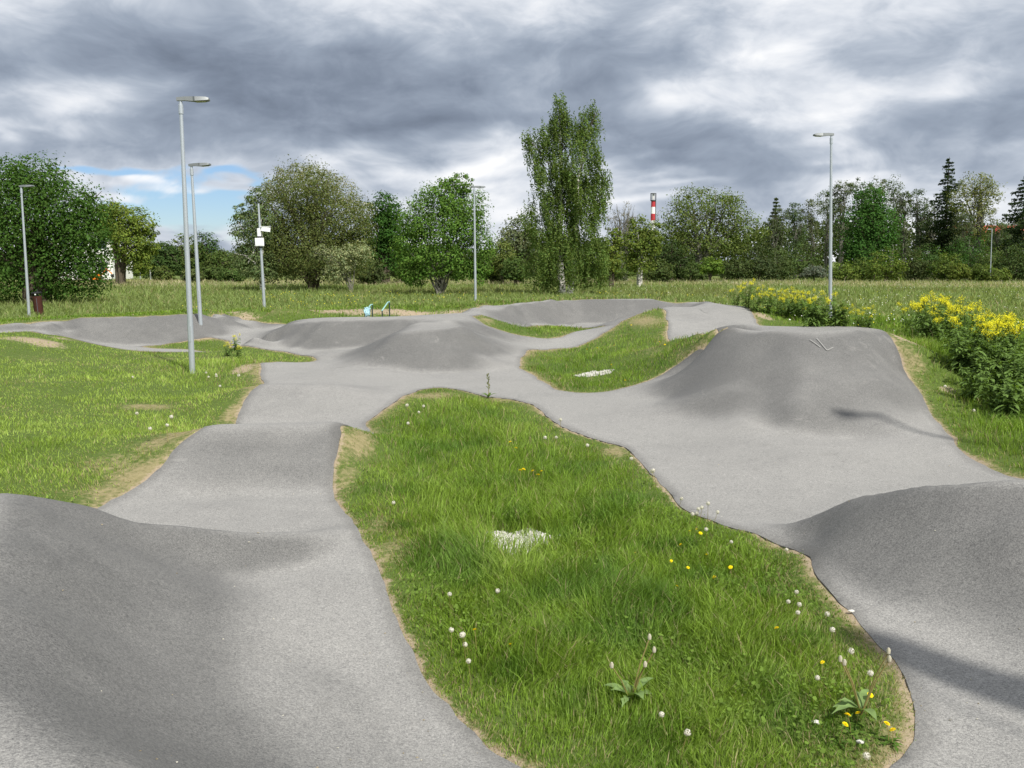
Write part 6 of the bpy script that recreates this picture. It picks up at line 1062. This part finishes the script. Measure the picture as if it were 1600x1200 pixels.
def rosette(i, x, y, z, label):
    g = np.random.default_rng(500 + i); root = empty('dandelion_plant', (x, y, z + .03)); root.scale = (1.25,) * 3; tag(root, label, 'plant')
    for k in range(9 if i == 0 else 7):
        mb = MB(); a = k * .72 + g.random(); quad_leaf(mb, (0, 0, .02), (math.cos(a), math.sin(a), g.uniform(.5, 1.2)), g.uniform(.13, .24), g.uniform(.016, .03), .45, k % 3 != 0)
        with_col(mb.build('leaf', 'leaf', root), (.19, .28, .10), .2, g)
    for k in range(4):
        a = g.random() * 6.28; h = g.uniform(.18, .34); ex, ey = math.cos(a) * .10, math.sin(a) * .10
        st = MB().tube([(0, 0, 0), (ex * .5, ey * .5, h * .6), (ex, ey, h)], [.0035, .003, .0028], 6).build('stem', 'dandelion_stem', root)
        bd = MB().lathe([(.002, -.012), (.008, -.006), (.009, .008), (.004, .018)], 8, (ex, ey, h)).build('bud', 'petal', st); with_col(bd, (.5, .47, .38), .1, g)
for i, ((x, y, z), lb) in enumerate(zip([(0.666,4.747,0.011),(1.886,4.551,0.04)], ('large dandelion plant with seedless stems at the bottom of the nearest lawn', 'dandelion plant in the right front corner of the nearest lawn'))): rosette(i, x, y, z, lb)


def make_rape(h, seed, flowers=True):
    """a leafy yellow flowering weed, about a metre high"""
    g = np.random.default_rng(seed); root = empty('yellow_weed' if flowers else 'leafy_weed', (0, 0, 0)); st = MB(); lf = MB()
    for k in range(6 if flowers else 8):
        fl = MB()
        a = g.random() * 6.283; r = g.uniform(.02, .20); sx, sy = math.cos(a) * r * .5, math.sin(a) * r * .5
        hh = h * g.uniform(.72, 1.05); ex, ey = math.cos(a) * r * 1.9, math.sin(a) * r * 1.9
        st.tube([(sx, sy, -.03), (sx * 1.3, sy * 1.3, hh * .5), (ex, ey, hh)], [.008, .006, .003], 5, caps=False)
        for q in range(34 if flowers else 30):
            t_ = g.uniform(.04, .82 if flowers else 1); p = Vector((sx + (ex - sx) * t_, sy + (ey - sy) * t_, hh * t_)); an = g.random() * 6.283
            quad_leaf(lf, p, (math.cos(an), math.sin(an), g.uniform(-.1, .8)), g.uniform(.10, .24) * (1.15 - t_ * .6), g.uniform(.015, .036), .5, g.random() < .4)
        for q in range(6 if flowers else 0):
            t_ = g.uniform(.88, 1); an = g.random() * 6.283; c = Vector((ex * t_ + math.cos(an) * .034, ey * t_ + math.sin(an) * .034, hh * t_ + g.uniform(0, .05)))
            st.tube([(ex * t_, ey * t_, hh * t_ - .05), c], [.003, .002], 4, caps=False)
            for w_ in range(16):
                e = c + Vector(g.normal(size=3)) * .021 * (1, 1, 1.2)[w_ % 3]; n_ = Vector(g.normal(size=3) + [0, 0, 1.2]).normalized(); s_ = n_.orthogonal().normalized() * .0085; t2 = n_.cross(s_)
                b = len(fl.v); fl.v += [tuple(e + s_), tuple(e + t2), tuple(e - s_), tuple(e - t2)]; fl.f.append((b, b + 1, b + 2, b + 3))
        if flowers: with_col(fl.build('flower_head', 'petal', root, False), (.78, .72, .04), .18, g)
    with_col(st.build('stem', 'leaf', root), (.10, .15, .04), .2, g)
    with_col(lf.build('leaves', 'leaf', root), (.125, .20, .05), .4, g)
    return root
RP = {True: [make_rape(h, 40 + i) for i, h in enumerate((.92, 1.05, .8))], False: [make_rape(h, 50 + i, False) for i, h in enumerate((.75, .6))]}; RUSED = set()
ORD = ['first', 'second', 'third', 'fourth', 'fifth', 'sixth', 'seventh', 'eighth', 'ninth', 'tenth', 'eleventh', 'twelfth', 'thirteenth', 'fourteenth', 'fifteenth', 'sixteenth', 'seventeenth', 'eighteenth', 'nineteenth', 'twentieth']
def put_rape(pts, what, where, group, s0=1.0, flowers=True):
    pts = sorted(pts, key=lambda p: p[0] / p[1]); n = len(pts)
    for i, (x, y, z) in enumerate(pts):
        P_ = RP[flowers]; k = i % len(P_); o = P_[k] if (flowers, k) not in RUSED else copy_tree(P_[k]); RUSED.add((flowers, k))
        s_ = s0 * random.uniform(.8, 1.15); o.location = (x + random.uniform(-.08, .08), y + random.uniform(-.12, .12), z - .02); o.rotation_euler = (0, 0, random.uniform(0, 6.28)); o.scale = (s_ * 1.15, s_ * 1.15, s_)
        od = (ORD[i] + ' ' + what + ' from the left ') if i <= n // 2 else (ORD[n - 1 - i] + ' ' + what + ' from the right ')
        tag(o, od + where, 'flowering weed' if flowers else 'weed', group)
A_ = [(7.807,31.305,0.929),(7.892,30.335,0.897),(8.133,30.018,0.828),(8.526,30.036,0.783),(8.908,30.092,0.737),(9.061,29.667,0.676),(9.215,29.339,0.635),(9.329,28.908,0.599),(9.467,28.694,0.572),(5.615,16.549,1.287),(13.131,47.499,0.121),(13.259,45.941,0.133),(13.137,43.672,0.157),(9.675,31.19,0.654),(10.066,31.499,0.596),(10.295,31.363,0.571),(10.071,29.888,0.577),(10.041,29.051,0.549),(5.835,16.498,1.292),(13.244,54.716,0.069),(14.049,54.818,0.065),(14.114,52.856,0.077),(13.361,40.03,0.21),(14.005,43.083,0.158)]; B_ = [(12.009,26.859,0.35),(9.043,19.735,0.808),(8.991,19.158,0.76),(9.032,18.807,0.724),(8.935,18.156,0.681),(8.383,16.683,0.745),(8.298,16.156,0.719),(8.246,15.713,0.676),(8.342,15.568,0.638),(8.381,15.32,0.577),(8.453,15.141,0.523),(8.498,14.881,0.449),(12.961,28.553,0.378),(9.405,20.166,0.853),(9.441,19.747,0.864),(9.507,19.409,0.809),(9.597,19.135,0.751),(9.694,18.83,0.681),(9.778,18.541,0.616),(9.887,18.314,0.56),(9.993,18.067,0.508),(9.135,16.126,0.628),(8.886,15.339,0.609),(7.527,15.057,0.698),(7.643,14.909,0.608),(7.702,14.635,0.505),(7.727,14.313,0.425),(7.691,13.895,0.362),(7.6,13.382,0.315),(7.966,13.776,0.351),(7.271,13.878,0.364),(7.15,12.991,0.282),(7.2,12.572,0.262)]; B_ = [(b[0], b[1], b[2]) for b in B_]
put_rape(A_[:16], 'yellow flowering weed', 'in the row by the right hand lamp', 'yellow weeds by the right hand lamp', .82)
put_rape(A_[16:] + A_[6:12], 'leafy green weed', 'under the yellow row by the right hand lamp', 'leafy weeds by the right hand lamp', .8, False)
def in_front(b): return b[1] < FRONT
FRONT = sorted(b[1] for b in B_)[len(B_) // 3]
put_rape([b for b in B_ if not in_front(b)], 'yellow flowering weed', 'in the bed at the right edge', 'yellow weeds at the right edge', .95)
put_rape([b for b in B_ if in_front(b)] + [(b[0] + .5, b[1] - .3, b[2]) for b in B_ if in_front(b)], 'leafy green weed', 'in front of the right edge flower bed', 'leafy weeds at the right edge', .95, False)
SM = [(6.427,16.206,1.285),(6.344,16.296,1.289),(6.501,16.186,1.278),(6.093,16.407,1.297),(11.156,30.636,0.485),(-7.339,23.519,0.144),(-6.845,22.165,0.089),(-7.127,22.663,0.098),(12.324,31.97,0.443)]
put_rape(SM[:5] + SM[8:], 'low yellow weed', 'on mown ground by the right hand lamp', 'low yellow weeds right of the lamp', .38)
put_rape(SM[5:8], 'low yellow weed', 'beside the grass tongue near the nearest lamp', 'low yellow weeds near the grass tongue', .42)

def dock():
    x, y, z = (-0.416,15.568,0.105); root = empty('dock_plant', (x, y, z)); tag(root, 'thin dock plant with a seed stalk at the top end of the nearest lawn', 'plant'); g = np.random.default_rng(4)
    MB().tube([(0, 0, -.02), (.01, 0, .2), (-.01, 0, .44)], [.006, .005, .003], 6).build('stalk', 'dandelion_stem', root)
    mb = MB()
    for k in range(14):
        a = g.random() * 6.28; h = .16 + .27 * k / 14; mb.tube([(0, 0, h), (.03 * math.cos(a), .03 * math.sin(a), h + .03)], [.006, .008], 5)
    with_col(mb.build('seeds', 'leaf', root), (.17, .20, .07), .2, g)
    for k in range(5):
        lf = MB(); quad_leaf(lf, (0, 0, .02), (math.cos(k * 1.26), math.sin(k * 1.26), .9), .2, .025, .4); with_col(lf.build('leaf', 'leaf', root), (.10, .17, .04), .2, g)
dock()

def pebble(i, x, y, z, label):
    g = np.random.default_rng(700 + i); mb = MB(); mb.lathe([(.004, -.004), (.014, 0), (.016, .006), (.009, .012), (.001, .014)], 9)
    mb.v = [(a * 1.4 + g.normal() * .001, b + g.normal() * .001, c) for a, b, c in mb.v]
    tag(mb.build('pebble', 'stone_white', None, True, (x, y, z + .02)), label, 'pebble')
for i, ((x, y, z), lb) in enumerate(zip([(1.786,4.3,0.032),(1.619,4.479,0.042),(2.375,5.995,0.046)], ('small white pebble on the asphalt at the bottom right', 'white pebble lying on the rim of the nearest lawn', 'white chip on the asphalt right of the dandelion clocks'))): pebble(i, x, y, z, lb)
